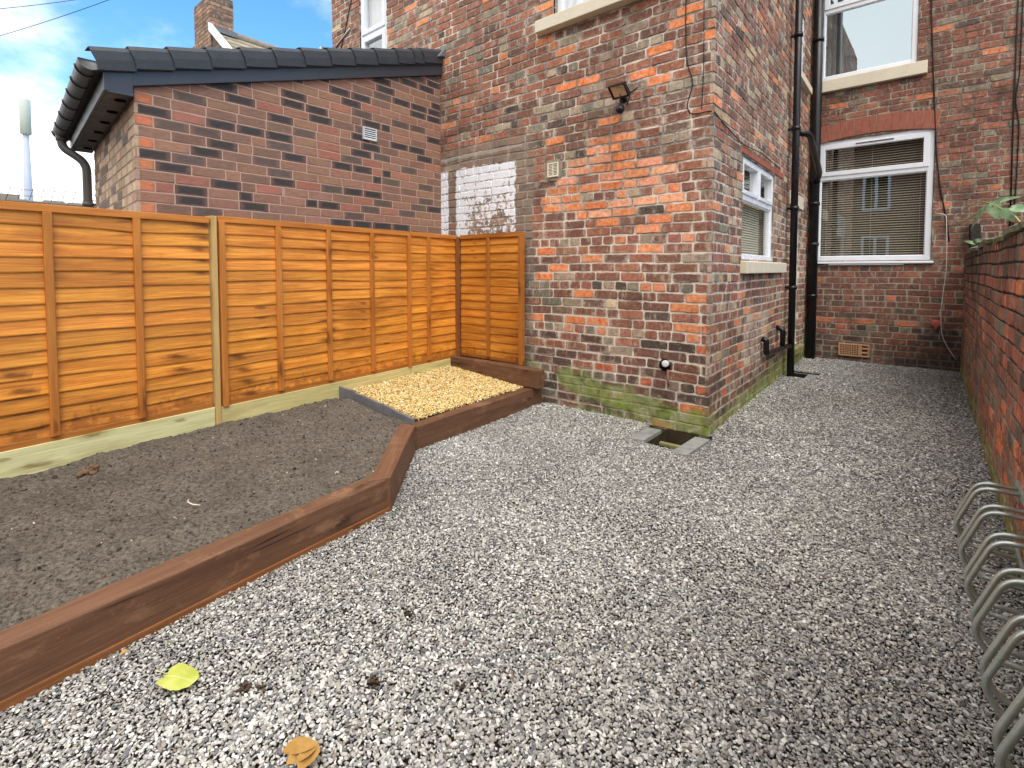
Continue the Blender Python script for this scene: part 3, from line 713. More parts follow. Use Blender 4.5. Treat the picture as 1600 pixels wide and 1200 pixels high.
def fence_panel(label, p0, p1, nrm, z0, z1, battens, stiles, seed, tone=1.0):
    rs = random.Random(seed); p0 = Vector((*p0, 0)); p1 = Vector((*p1, 0)); U = (p1-p0); L = U.length; U.normalize(); N = Vector((*nrm, 0)).normalized()
    t = thing('lap_fence', label, 'fence', (p0+p1)/2 + Vector((0, 0, z0)), 'orange stained lap fence panels')
    mb = MB(); v = z0+.015; n = 15; pitch = (z1-z0-.05)/n
    run = 0
    for i in range(n):
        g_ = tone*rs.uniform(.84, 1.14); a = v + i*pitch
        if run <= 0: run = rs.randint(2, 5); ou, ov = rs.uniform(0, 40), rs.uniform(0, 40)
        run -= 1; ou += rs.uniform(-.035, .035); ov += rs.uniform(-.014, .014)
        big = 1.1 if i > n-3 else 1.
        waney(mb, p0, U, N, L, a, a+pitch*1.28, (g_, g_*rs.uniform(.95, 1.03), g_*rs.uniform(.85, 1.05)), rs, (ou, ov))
    obj('slat_boards', mb, M['fence'], t)
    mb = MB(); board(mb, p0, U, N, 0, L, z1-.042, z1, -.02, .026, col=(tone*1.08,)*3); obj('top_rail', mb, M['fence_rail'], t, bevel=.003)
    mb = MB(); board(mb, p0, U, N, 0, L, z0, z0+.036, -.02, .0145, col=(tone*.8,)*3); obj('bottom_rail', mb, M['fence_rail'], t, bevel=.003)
    for b in battens:
        g_ = tone*rs.uniform(.92, 1.06)
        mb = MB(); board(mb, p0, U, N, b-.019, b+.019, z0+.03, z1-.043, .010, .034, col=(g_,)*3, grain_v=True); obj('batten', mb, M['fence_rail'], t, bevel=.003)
    for b in stiles:
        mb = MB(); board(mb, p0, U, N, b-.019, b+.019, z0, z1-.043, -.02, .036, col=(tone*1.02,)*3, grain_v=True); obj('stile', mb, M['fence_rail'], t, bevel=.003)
    return t
FN = (.9965, .0841)
fp = lambda y: (FX(y), y)
ul = lambda y, ya: (y-ya)/.99646
fence_panel('wide orange lap fence panel left of the pale post, cut off by the photo edge', fp(-.60), fp(1.262), FN, .335, 1.604, [ul(q, -.60) for q in (-.33, .06, .464, .86)], [.02], 3)
fence_panel('orange lap fence panel with three battens between pale post and narrow corner panel', fp(1.318), fp(3.045), FN, .328, 1.618, [ul(q, 1.318) for q in (1.734, 2.156, 2.589)], [.02, ul(3.022, 1.318)], 5)
fence_panel('narrow orange lap fence panel with one batten beside the corner', fp(3.05), fp(3.70), FN, .325, 1.619, [ul(3.284, 3.05)], [], 8)
fence_panel('orange lap fence panel set square against the brick house wall', (-3.80, 3.72), (-2.965, 3.72), (0, -1), .35, 1.617, [.40], [.815], 12, .74)  # lower tone puts the shade on this panel into its colour
mb = MB(); board(mb, (*fp(1.29), 0), (.0841*-1, .9965, 0), (*FN, 0), -.017, .017, .05, 1.615, -.06, .03, grain_v=True)
tag(obj('fence_post', mb, M['pale_post'], loc=(*fp(1.29), .05), bevel=.003), 'pale unstained timber post between the two long fence panels', 'fence post')
mb = MB(); mb.box((-3.885, 3.69, .2), (-3.815, 3.76, 1.6)); mb.uv = [(v[2], v[0]+v[1]) for v in mb.v]
tag(obj('fence_post', mb, M['fence_dark'], loc=(-3.85, 3.725, .2), bevel=.003), 'brown timber post in the corner where the fence turns', 'fence post')
def gravel_board(label, ya, yb, z0, z1, c):
    mb = MB(); p = Vector((*fp(ya), 0)); board(mb, p, (-.0841, .9965, 0), (*FN, 0), 0, (yb-ya)/.9965, z0, z1, -.012, .022, col=c)
    tag(obj('gravel_board', mb, M['green_timber'], loc=(p.x, (ya+yb)/2, z0), bevel=.003), label, 'gravel board', 'pale timber boards under the fence')
gravel_board('pale green timber board under the leftmost fence panel', -.6, 1.270, .13, .338, (1, 1.03, 1.0))
gravel_board('yellowish timber board under the middle fence panel, behind the soil bed', 1.308, 3.04, .13, .330, (.92, .86, .72))
gravel_board('short timber board behind the golden gravel', 3.045, 3.68, .15, .326, (.95, .93, .82))

def sleeper(label, a, b, inset, z0, z1, miter0=0, miter1=0, tint=1.):
    """a, b outer face ends (2D); inset width towards the left of a->b"""
    a = Vector((*a, 0)); b = Vector((*b, 0)); U = (b-a); L = U.length; U.normalize(); Nl = Vector((-U.y, U.x, 0))
    mb = MB(); n = max(int(L/.12), 2); vs = []; uv = []; ou = random.uniform(0, 20)
    ring = [(0, z0), (inset*.33, z0), (inset, z0), (inset, (z0+z1)/2), (inset, z1), (inset*.5, z1), (0, z1), (0, z0+(z1-z0)*.66), (0, z0+(z1-z0)*.33)]
    per = [0, .03, .09, .16, .25, .3, .35, .41, .47]
    for i in range(n+1):
        t = i/n
        for k, (d, z) in enumerate(ring):
            u0_ = miter0*d/inset; u1_ = L + miter1*d/inset; u = u0_ + (u1_-u0_)*t
            w = .0018*math.sin(u*5+k) + random.uniform(-.0012, .0012)
            vs.append(a + U*u + Nl*(d+(w if d in (0, inset) else 0)) + Vector((0, 0, z+(w if z == z1 else 0)))); uv.append((u+ou, per[k]+ou))
    m = len(ring); fs = []
    for i in range(n):
        for k in range(m): fs.append((i*m+k, (i+1)*m+k, (i+1)*m+(k+1) % m, i*m+(k+1) % m))
    fs += [tuple(range(m)), tuple(range(n*m, n*m+m))[::-1]]
    mb.add(vs, fs, 0, (tint,)*3, False, uv)
    bm_mid = (a+b)/2
    o = obj('timber_sleeper', mb, M['sleeper'], loc=(bm_mid.x, bm_mid.y, z0), bevel=.007, seg=3)
    return tag(o, label, 'timber sleeper', 'brown timber sleepers edging the beds')
sleeper('long brown sleeper along the soil bed in the foreground', SL[0], SL[1], .105, -.03, .176, 0, -.02, 1.0)
sleeper('short diagonal brown sleeper with a split end, joining the two long ones', (SL[1][0]+.012, SL[1][1]-.012), (SL[2][0]+.004, SL[2][1]-.004), .11, -.03, .186, -.045, .03, 1.08)
sleeper('brown sleeper between the golden gravel and the grey chippings', SL[2], SL[3], .10, -.03, .168, .045, 0, .95)
sleeper('raised brown sleeper under the short fence panel by the house', (-3.86, 3.60), (-2.70, 3.60), .10, .176, .345, 0, 0, .92)
mb = MB(); a_, b_ = Vector((*SL[0], 0)), Vector((*SL[1], 0)); u_ = (b_-a_).normalized(); board(mb, a_, u_, (u_.y, -u_.x, 0), 0, (b_-a_).length-.02, -.03, .026, -.05, .009)
M['strip'] = wood_mat('reddish_timber_strip', S(120, 76, 44), S(146, 96, 58), S(80, 46, 24), .7)
tag(obj('timber_strip', mb, M['strip'], loc=(-2.0, 0, -.03), bevel=.003), 'thin reddish timber strip along the foot of the long brown sleeper', 'timber strip')
def edging(label, a, b, z0, z1a, z1b):
    a = Vector((*a, 0)); b = Vector((*b, 0)); U = (b-a).normalized(); Nn = Vector((U.y, -U.x, 0)); n = 8; mb = MB(); pts = []
    top = [(a + (b-a)*(i/n), z1a+(z1b-z1a)*i/n + random.uniform(-.003, .003)) for i in range(n+1)]
    pts = [Vector((p.x, p.y, z)) for p, z in top] + [Vector((b.x, b.y, z0)), Vector((a.x, a.y, z0))]
    mb.prism(pts, Nn*.022)
    tag(obj('edging_slab', mb, M['slate'], loc=((a.x+b.x)/2, (a.y+b.y)/2, z0), bevel=.003), label, 'edging slab', 'grey slabs dividing soil from golden gravel')
edging('grey edging slab against the fence board', (-3.735, 2.255), (-3.52, 2.262), .1, .292, .282)
edging('middle grey edging slab between soil and golden gravel', (-3.512, 2.258), (-3.16, 2.268), .1, .276, .24)
edging('grey edging slab meeting the brown sleepers', (-3.152, 2.272), (-2.80, 2.268), .1, .238, .196)

# ---------------------------------------------------------------- the old house
HL = -6.389; YC = 3.809; XC = -1.262; YB = 8.0; XB = -1.33
house = thing('brick_house', 'tall old red brick terraced house with white windows beside the gravel yard', 'house', (-3.2, 6, 0))
# openings in wall coordinates
FO = [(-2.69-HL, -1.72-HL, 3.53, 4.75), (-5.74-HL, -5.17-HL, 3.55, 5.0)]
SU = Vector((XB-XC, YB-YC, 0)); SLn = SU.length; SU.normalize(); SN = Vector((SU.y, -SU.x, 0))
sy = lambda y: (y-YC)/SU.y
SO = [(sy(4.635), sy(5.862), 1.345, 2.255), (sy(6.74), sy(7.40), .30, 2.02), (sy(6.95), sy(7.40), 3.66, 4.45)]
BO = [(-1.255-XB, -.006-XB, 1.37, 2.985), (-1.245-XB, -.202-XB, 3.80, 5.2)]
mb = MB(); PF = brickwork(mb, (HL, YC, 0), (1, 0, 0), (0, -1, 0), XC-HL, -.155, 5.5, front_col, FO, seed=2, hofs=4); obj('wall', mb, [M['brick_front'], M['mortar_front']], house)
mb = MB(); PS = brickwork(mb, (XC, YC, 0), SU, SN, SLn, -.155, 5.5, side_col, SO, seed=4, bl=.22, hofs=4, header=3); obj('wall', mb, [M['brick_side'], M['mortar_side']], house)
mb = MB(); PB = brickwork(mb, (XB, YB, 0), (1, 0, 0), (0, -1, 0), 4.0, -.155, 5.9, back_col, BO, seed=6, hofs=2); obj('wall', mb, [M['brick_back'], M['mortar_back']], house)
mb = MB(); mb.box((HL, YC+.02, 5.5), (XB-.02, YB+3, 5.6)); mb.box((HL-.2, YB+.3, 5.9), (2.9, YB+4, 6.0)); mb.box((HL, YC+.02, -.2), (HL+.02, YB, 5.49)); obj('roof', mb, M['tile'], house)

def lbox(mb, P, u0, u1, v0, v1, d0, d1, mat=0):
    A = [P(u, v, d) for d in (d0, d1) for v in (v0, v1) for u in (u0, u1)]
    mb.add(A, [(0, 2, 3, 1), (4, 5, 7, 6), (0, 1, 5, 4), (2, 6, 7, 3), (0, 4, 6, 2), (1, 3, 7, 5)], mat)
def lframe(mb, P, u0, u1, v0, v1, w, d0, d1):
    lbox(mb, P, u0, u0+w, v0, v1, d0, d1); lbox(mb, P, u1-w, u1, v0, v1, d0, d1)
    lbox(mb, P, u0+w, u1-w, v0, v0+w, d0, d1); lbox(mb, P, u0+w, u1-w, v1-w, v1, d0, d1)
def window(P, o, lights, setb, room='room', depth=.7, blind=None, tilt=-26, sw=.058, glass='glass', curtain=None, sill=None, fw=.055, sillmat='sill'):
    """lights: (u0,u1,v0,v1,kind) in 0..1 of the opening, kind sash or fixed"""
    u0, u1, v0, v1 = o; mb = MB(); d1 = -setb; d0 = d1-.07
    lframe(mb, P, u0+.004, u1-.004, v0+.004, v1-.004, fw, d0, d1)
    W, H = u1-u0, v1-v0; panes = []
    for (a, b, c, d, k) in lights:
        A, B, Cc, D = u0+a*W, u0+b*W, v0+c*H, v0+d*H
        if a > .001: lbox(mb, P, A-.03, A+.03, max(Cc-.0, v0+fw), min(D, v1-fw), d0, d1-.003)
        if c > .001: lbox(mb, P, max(A-.028, u0+fw), min(B+.028, u1-fw), Cc-.032, Cc+.032, d0+.002, d1-.0015)
        ia, ib, ic, id_ = (A+(fw if a < .001 else .03), B-(fw if b > .999 else .03), Cc+(fw if c < .001 else .032), D-(fw if d > .999 else .032))
        if k == 'sash':
            lframe(mb, P, ia-.012, ib+.012, ic-.012, id_+.012, sw, d0+.01, d1+.012); ia += sw-.012; ib -= sw-.012; ic += sw-.012; id_ -= sw-.012
        else: lframe(mb, P, ia-.002, ib+.002, ic-.002, id_+.002, .014, d0+.02, d1-.012)
        panes.append((ia, ib, ic, id_))
    fr = obj('window', mb, M['upvc'], house, bevel=.004)
    for q in panes:
        g = MB(); lbox(g, P, q[0]-.008, q[1]+.008, q[2]-.008, q[3]+.008, d1-.035, d1-.027); obj('pane', g, M[glass], fr)
    r = MB(); e = .25; D = d0-.03; B = D-depth
    qs = [[(u0-e, v0-e, B), (u1+e, v0-e, B), (u1+e, v1+e, B), (u0-e, v1+e, B)], [(u0-e, v0-e, D), (u0-e, v0-e, B), (u0-e, v1+e, B), (u0-e, v1+e, D)], [(u1+e, v0-e, D), (u1+e, v0-e, B), (u1+e, v1+e, B), (u1+e, v1+e, D)],
          [(u0-e, v0-e, D), (u1+e, v0-e, D), (u1+e, v0-e, B), (u0-e, v0-e, B)], [(u0-e, v1+e, D), (u1+e, v1+e, D), (u1+e, v1+e, B), (u0-e, v1+e, B)]]
    for k in qs: r.add([P(*p) for p in k], [(0, 1, 2, 3)])
    obj('room_interior', r, M[room], fr)
    if blind:
        b = MB(); n = int((v1-v0-.1)/blind); th = R(tilt)
        for i in range(n):
            v = v0+.07+i*blind; w = .0108 if tilt > -40 else .0125
            dz, dd = w*math.sin(th), w*math.cos(th); c = d0-.045
            A = [P(u, v+s*dz, c+s*dd) for s in (-1, 1) for u in (u0+.05, u1-.05)]; A2 = [p+Vector((0, 0, .0012)) for p in A]
            b.add(A+A2, [(0, 1, 3, 2), (4, 6, 7, 5), (0, 4, 5, 1), (2, 3, 7, 6)])
        for f in (.1, .5, .9): lbox(b, P, u0+(u1-u0)*f-.0015, u0+(u1-u0)*f+.0015, v0+.05, v1-.05, d0-.03, d0-.0295)
        obj('blind', b, M['blind'], fr)
    if curtain:
        b = MB(); n = 60
        vs = []
        for i in range(n+1):
            u = u0+(u1-u0)*i/n; d = d0-.06+.014*math.sin(i*.9)+.006*math.sin(i*2.3)
            vs += [P(u, v0+.01, d), P(u, v1-.01, d)]
        b.add(vs, [(2*i, 2*i+2, 2*i+3, 2*i+1) for i in range(n)], 0, (1, 1, 1), True); obj('curtain', b, M['curtain'], fr)
    if sill:
        s = MB()
        for (a, b_, c, d, dd) in sill: 
            A = [P(a, c, -.1), P(b_, c, -.1), P(b_, c, dd), P(a, c, dd), P(a, d+.012, -.1), P(b_, d+.012, -.1), P(b_, d-.008, dd), P(a, d-.008, dd)]
            s.add(A, [(0, 3, 2, 1), (4, 5, 6, 7), (0, 1, 5, 4), (1, 2, 6, 5), (2, 3, 7, 6), (3, 0, 4, 7)])
        obj('sill', s, M[sillmat], fr, bevel=.006)
    return fr
# lower window at the back of the yard, a top light over one large pane, behind a venetian blind
o = BO[0]
w = window(PB, o, [(0, 1, 0, .70, 'fixed'), (0, 1, .70, 1, 'sash')], .015, blind=.031, sill=[(o[0]-.02, o[1]+.025, 1.335, 1.368, .05), (o[0]+.18, o[1]-.26, 1.318, 1.338, .04)], fw=.062, sillmat='upvc')
mb = MB(); lbox(mb, PB, o[0]+.45, o[1]-.40, 2.905, 2.917, -.012, .004); obj('trickle_vent', mb, M['anthracite'], w)
o = BO[1]
window(PB, o, [(0, 1, 0, .66, 'fixed'), (0, 1, .66, 1, 'sash')], .02, room='room_light', glass='glass_bright', sill=[(o[0]-.06, o[1]+.10, 3.635, 3.795, .07)])
o = FO[0]
window(PF, o, [(0, 1, 0, .7, 'fixed'), (0, 1, .7, 1, 'sash')], .05, room='room_light', curtain=True, sill=[(o[0]-.15, o[1]+.12, 3.415, 3.53, .09)])
o = FO[1]
window(PF, o, [(0, 1, 0, .47, 'sash'), (0, 1, .47, 1, 'sash')], .01, room='room_light', curtain=True)
o = SO[0]
window(PS, o, [(0, 1, 0, .62, 'fixed'), (0, .5, .62, 1, 'sash'), (.5, 1, .62, 1, 'sash')], .015, blind=.024, tilt=-58, glass='glass_clear', sw=.036, fw=.045, sill=[(o[0]-.03, o[1]+.42, 1.224, 1.338, .06)])
o = SO[2]
window(PS, o, [(0, 1, 0, .55, 'fixed'), (0, 1, .55, 1, 'sash')], .015, room='room', sill=[(o[0]-.05, o[1]+.28, 3.56, 3.655, .06)])
# door with frame and threshold step
o = SO[1]; mb = MB(); lframe(mb, PS, o[0]+.004, o[1]-.004, o[2]+.004, o[3]-.004, .065, -.12, -.05); lbox(mb, PS, o[0]+.07, o[1]-.07, o[2]+.07, o[3]-.07, -.11, -.075)
d = obj('door', mb, M['upvc'], house, bevel=.004)
mb = MB(); lbox(mb, PS, o[0]+.12, o[1]-.12, 1.1, 1.8, -.075, -.068); lbox(mb, PS, o[0]+.12, o[1]-.12, .45, .95, -.075, -.068); obj('door_panel', mb, M['upvc'], d, bevel=.004)
mb = MB(); lbox(mb, PS, o[0]+.09, o[0]+.11, 1.12, 1.3, -.07, -.03); obj('handle', mb, M['galv'], d, bevel=.004)
def stone_step():
    g = G('mossy_step_stone', .95, .1); c = g.mix(g.noise(9, 6, .7), S(128, 118, 92), S(170, 160, 130)); c = g.mix(g.rng(g.noise(6, 6, .7), .4, .62), c, S(112, 118, 64)); g.base(c); g.bump(g.noise(40, 5, .7), .7, .006); return g.mat
M['step'] = stone_step()
mb = MB(); lbox(mb, PS, sy(6.72), sy(7.5), .20, .285, .0, .07); obj('door_step', mb, M['step'], house, bevel=.015)
mb = MB(); lbox(mb, PS, o[0]-.1, o[1]+.1, 2.03, 2.19, 0, .02); obj('lintel', mb, M['sill'], house, bevel=.006)
# red segmental arch over the lower back window
def arch():
    mb = MB(); u0, u1 = BO[0][0]-.01, BO[0][1]+.01; n = 17; zs, rise, th = 2.955, .065, .215
    mid = (u0+u1)/2; hw = (u1-u0)/2; Rr = (hw*hw+rise*rise)/(2*rise); cz = zs+rise-Rr; amax = math.asin(hw/Rr)
    for i in range(n):
        a0 = -amax + 2*amax*(i+.04)/n; a1 = -amax + 2*amax*(i+.96)/n
        pts = [(mid+Rr*math.sin(a), cz+Rr*math.cos(a)) for a in (a0, a1)] + [(mid+(Rr+th)*math.sin(a)*.999, cz+(Rr+th)*math.cos(a)) for a in (a1, a0)]
        c = vary((1, 1, 1), random, .12)
        mb.prism([PB(x, y, -.05) for x, y in pts], (0, -.066 - random.uniform(0, .002), 0), 0, c)
    pts = [(mid+(Rr-.001)*math.sin(-amax+2*amax*i/20), cz+(Rr-.001)*math.cos(-amax+2*amax*i/20)) for i in range(21)] + [(mid+(Rr+th)*math.sin(amax-2*amax*i/20), cz+(Rr+th)*math.cos(amax-2*amax*i/20)) for i in range(21)]
    mb.prism([PB(x, y, -.04) for x, y in pts], (0, -.052, 0), 1)
    obj('arch', mb, [M['lintel_red'], M['mortar_back']], house, bevel=.003)
    f = MB(); pts = [(mid+(Rr-.002)*math.sin(-amax+2*amax*i/20), cz+(Rr-.002)*math.cos(-amax+2*amax*i/20)) for i in range(21)] + [(u1, 2.90), (u0, 2.90)]
    f.prism([PB(x, y, -.016) for x, y in pts], (0, .03, 0)); obj('arch_infill', f, M['upvc'], house)
arch()
# brick-on-edge lintel over the side window
mb = MB(); u = SO[0][0]-.06
while u < SO[0][1]+.3:
    lbox(mb, PS, u, u+.2, 2.262, 2.322, 0, .012); u += .212
obj('tile_lintel', mb, M['lintel_red'], house, bevel=.004)

# ---------------------------------------------------------------- pipes, lamps, vents and cables on the house
def pipe_thing(name, label, paths, r, loc, clips=(), clip_r=.01, mat='black_plastic', group=None):
    t = thing(name, label, 'pipe', loc, group)
    for p in paths:
        mb = MB(); mb.tube(fillet(p, .09), r, 16); obj('pipe', mb, M[mat], t)
    for (c, ax) in clips:
        mb = MB(); mb.lathe(Vector(c)-Vector((0, 0, .022)), (0, 0, 1), [(0, r+.001), (0, r+clip_r), (.044, r+clip_r), (.044, r+.001)], 18, 0)
        b = Vector(c) + Vector(ax)*.0; mb.box((min(c[0], c[0]+ax[0])-.004, min(c[1], c[1]+ax[1])-.012, c[2]-.012), (max(c[0], c[0]+ax[0])+.004, max(c[1], c[1]+ax[1])+.012, c[2]+.012))
        obj('clip', mb, M[mat], t)
    return t
p1 = (-1.222, 6.50)
pipe_thing('drain_pipe', 'black drain pipe running down beside the white back door', [[(p1[0], p1[1], .02), (p1[0], p1[1], 6)]], .038, (p1[0], p1[1], .0),
           [((p1[0], p1[1], z), (-.1, 0, 0)) for z in (2.86, 1.96, 3.9, 1.05)], group='black pipes in the corner')
p2 = (-1.245, 7.90)
pipe_thing('soil_pipe', 'thick black soil pipe in the corner left of the lower back window', [[(p2[0], p2[1], 0), (p2[0], p2[1], 6.2)]], .058, (p2[0], p2[1], 0),
           [((p2[0], p2[1], z), (0, .1, 0)) for z in (2.45, 1.6, 4.33, 2.15, .9)], group='black pipes in the corner')
pipe_thing('branch_pipe', 'short black pipe sloping from the drain pipe to the soil pipe', [[(-1.215, 6.58, 2.83), (-1.12, 6.70, 2.82), (-1.16, 7.70, 2.52), (p2[0]+.02, 7.86, 2.44)]], .036, (-1.215, 6.55, 2.5),
           [], group='black pipes in the corner')
pipe_thing('waste_pipe', 'black waste pipe low on the side wall with an upright inlet', [[(-1.272, 5.40, .57), (-1.232, 5.40, .56), (-1.232, 5.40, .42), (-1.232, 6.42, .385), (-1.222, 6.50, .37)], [(-1.30, 6.12, .62), (-1.232, 6.12, .60), (-1.232, 6.12, .41)]], .028, (-1.25, 5.9, .38))
mb = MB(); mb.box((-1.30, 6.42, -.03), (-.98, 6.79, .018)); mb.box((-1.28, 6.5, .019), (-1.08, 6.74, .022), 1)
tag(obj('gully_slab', mb, [M['tile_grey'], M['dark']], loc=(-1.14, 6.6, -.03), bevel=.004), 'grey gully slab at the foot of the black drain pipe', 'drain gully')

def floodlight():
    t = thing('floodlight', 'black floodlight with motion sensor on the brick wall', 'floodlight', (-1.97, YC, 2.55))
    c = Vector((-1.975, YC-.10, 2.70)); U = Vector((1, 0, 0)); fwd = Vector((-.12, -.62, -.62)).normalized(); U = Vector((1, -.1, 0)).normalized(); Vv = fwd.cross(U).normalized()*-1
    U = Vv.cross(fwd).normalized()
    P = lambda u, v, d: c + U*u + Vv*v + fwd*d
    mb = MB(); lbox(mb, P, -.075, .075, -.055, .055, -.028, 0); 
    for k in range(7): lbox(mb, P, -.06+k*.02-.003, -.06+k*.02+.003, -.045, .045, -.04, -.028)
    lframe(mb, P, -.08, .08, -.06, .06, .012, -.01, .014); obj('housing', mb, M['black_plastic'], t, bevel=.003)
    mb = MB(); lbox(mb, P, -.066, .066, -.046, .046, .001, .005); o = obj('lens', mb, M['glass'], t)
    mb = MB(); lbox(mb, P, -.066, .066, -.046, .046, -.0005, .0005); obj('reflector', mb, M['white_plastic'], t)
    mb = MB(); mb.tube([(-1.975, YC+.01, 2.66), (-1.975, YC-.05, 2.655), tuple(P(0, -.05, -.02))], .012, 10); mb.lathe((-1.975, YC, 2.655), (0, -1, 0), [(0, .03), (.02, .03), (.024, .02)], 16); obj('bracket', mb, M['black_plastic'], t)
    mb = MB(); mb.tube([(-1.975, YC-.06, 2.64), (-1.972, YC-.075, 2.60), (-1.972, YC-.075, 2.575)], .011, 10); mb.lathe((-1.972, YC-.075, 2.585), (0, -.25, -1), [(0, .018), (.012, .033), (.035, .036), (.055, .026), (.064, .01)], 18); obj('motion_sensor', mb, M['black_plastic'], t)
    mb = MB(); mb.tube([(-1.94, YC-.03, 2.60), (-1.925, YC-.02, 2.64), (-1.93, YC-.01, 2.69), (-1.86, YC-.004, 2.73)], .0045, 8); obj('lead', mb, M['cable'], t)
floodlight()
def cable(label, pts, r, mat='cable', loc=None, group=None, name='cable'):
    P = [Vector(p) for p in pts]; mb = MB(); mb.tube(fillet(pts, .12, 5), r, 8); l = P[-1]
    return tag(obj(name, mb, M[mat], loc=tuple(l)), label, 'cable', group)
yf = YC-.012
cable('black cable looping down the brick corner from above the floodlight', [(-1.475, yf, 5.2), (-1.47, yf, 3.05), (-1.455, yf, 2.80), (-1.40, yf, 2.66), (-1.452, yf, 2.50), (-1.43, yf, 2.43), (-1.36, yf, 2.42), (-1.255, YC-.014, 2.425), (-1.252, 4.0, 2.38), (-1.255, 4.55, 2.32), (-1.262, 5.2, 2.36), (-1.268, 6.0, 2.33)], .0042)
cable('thin black cable running straight down beside the brick corner', [(-1.335, yf, 5.2), (-1.335, yf, 3.3), (-1.33, yf, 2.7), (-1.34, yf, 2.45)], .0028)
yb = YB-.014
cable('black cable down the back wall just right of the windows', [(-.095, yb, 5.4), (-.088, yb, 4.4), (-.045, yb, 3.6), (-.01, yb, 3.0), (.01, yb, 2.65), (.06, yb, 2.2), (.11, yb, 1.95), (.155, yb, 1.6)], .007, group='black cables on the back wall')
cable('black cable down the back wall above the ivy, the left one of the pair', [(.655, yb, 5.4), (.66, yb, 3.0), (.672, yb, 1.6)], .007, group='black cables on the back wall')
cable('black cable down the back wall above the ivy, bowed to the right', [(.70, yb, 5.4), (.695, yb, 3.4), (.665, yb, 3.15), (.71, yb, 2.9), (.705, yb, 2.2), (.69, yb, 1.6)], .006, group='black cables on the back wall')
cable('thin white cable hanging loose in the dark back corner', [(.02, YB-.02, 1.94), (.09, YB-.03, 1.93), (.12, YB-.05, 1.9), (.135, YB-.06, 1.6), (.14, YB-.06, 1.25), (.12, YB-.06, 1.0), (.10, YB-.06, .75), (.12, YB-.05, .45), (.2, YB-.04, .28), (.26, YB-.03, .18)], .0042, 'cable_white')
cable('thin cable slanting up the wall by the upper left window', [(-6.36, yf, 3.95), (-6.15, yf, 4.25), (-5.85, yf, 4.9), (-5.8, yf, 5.3)], .006)
def bracket():
    mb = MB(); mb.tube([(-6.38, YC-.01, 4.15), (-6.38, YC-.16, 4.2)], .012, 8); mb.box((-6.388, YC-.2, 4.14), (-6.33, YC-.14, 4.24)); mb.tube([(-6.38, YC-.01, 4.25), (-5.95, YC-.012, 4.42)], .012, 8)
    tag(obj('wire_bracket', mb, M['galv'], loc=(-6.38, YC, 4.15)), 'small metal wire bracket on the house edge above the extension roof', 'bracket')
bracket()
def louvre(name, label, P, u0, u1, v0, v1, mat, n, surround=None, vertical=False):
    t = thing(name, label, 'air vent', P((u0+u1)/2, v0, 0))
    if surround:
        s = surround; mb = MB(); k = 14
        pts = [((u0+u1)/2 + (u1-u0)*(.5+s)*math.copysign(abs(math.cos(a))**.6, math.cos(a))*(1+random.uniform(-.05, .05)), (v0+v1)/2 + (v1-v0)*(.5+s)*math.copysign(abs(math.sin(a))**.6, math.sin(a))*(1+random.uniform(-.05, .05))) for a in [2*math.pi*i/k for i in range(k)]]
        nn = P(0, 0, 1)-P(0, 0, 0); mb.prism([P(x, y, -.01) for x, y in pts], nn*.02); obj('cement_surround', mb, M['cement'], t, bevel=.003)
    mb = MB(); lframe(mb, P, u0, u1, v0, v1, .012, 0, .024)
    if vertical: lbox(mb, P, (u0+u1)/2-.006, (u0+u1)/2+.006, v0+.012, v1-.012, 0, .023)
    obj('vent_frame', mb, mat, t, bevel=.002)
    mb = MB(); lbox(mb, P, u0+.01, u1-.01, v0+.01, v1-.01, -.004, .012); obj('vent_back', mb, M['dark'], t)
    mb = MB(); H = (v1-v0-.024)/n
    for i in range(n):
        a = v0+.012+i*H; A = [P(u0+.011, a, .022), P(u1-.011, a, .022), P(u1-.011, a+H*.72, .013), P(u0+.011, a+H*.72, .013)]
        B = [p + (P(0, 0, 1)-P(0, 0, 0))*-.004 for p in A]; mb.add(A+B, [(0, 1, 2, 3), (7, 6, 5, 4), (0, 4, 5, 1), (2, 6, 7, 3)])
    obj('louvres', mb, mat, t)
louvre('air_vent', 'cream louvred vent in a cement patch on the old brick wall', PF, -2.742-HL, -2.622-HL, 2.105, 2.235, M['cream_plastic'], 8, .28, True)
# air brick at the foot of the back wall
def airbrick():
    t = thing('air_brick', 'terracotta air brick with a square grid of holes low on the back wall', 'air brick', (-.76, YB, .1))
    u0, v0 = -.93-XB, .075; mb = MB(); W, H = .24, .165; P = PB; nx, ny = 8, 6; bx, by = .004, .0
    # lattice
    us = [u0+.016+i*(W-.032)/nx for i in range(nx+1)]; vs = [v0+.05+i*(H-.03)/ny for i in range(ny+1)]
    lframe(mb, P, u0, u0+W, v0+.034, v0+.034+H, .017, 0, .034)
    for x in us[1:-1]: lbox(mb, P, x-.004, x+.004, vs[0], vs[-1], 0, .033)
    for y in vs[1:-1]: lbox(mb, P, us[0], us[-1], y-.0035, y+.0035, 0, .0325)
    obj('grille', mb, M['terracotta'], t, bevel=.001)
    mb = MB(); lbox(mb, P, u0+.01, u0+W-.01, v0+.04, v0+H+.02, -.006, .012); obj('vent_back', mb, M['lintel_red'], t)
    mb = MB(); x0 = u0+W; lframe(mb, P, x0, x0+.10, v0+.034, v0+.034+H, .018, 0, .034)
    for y in (.08, .135): lbox(mb, P, x0+.018, x0+.082, v0+y, v0+y+.022, 0, .033)
    obj('end_block', mb, M['terracotta'], t, bevel=.002)
airbrick()
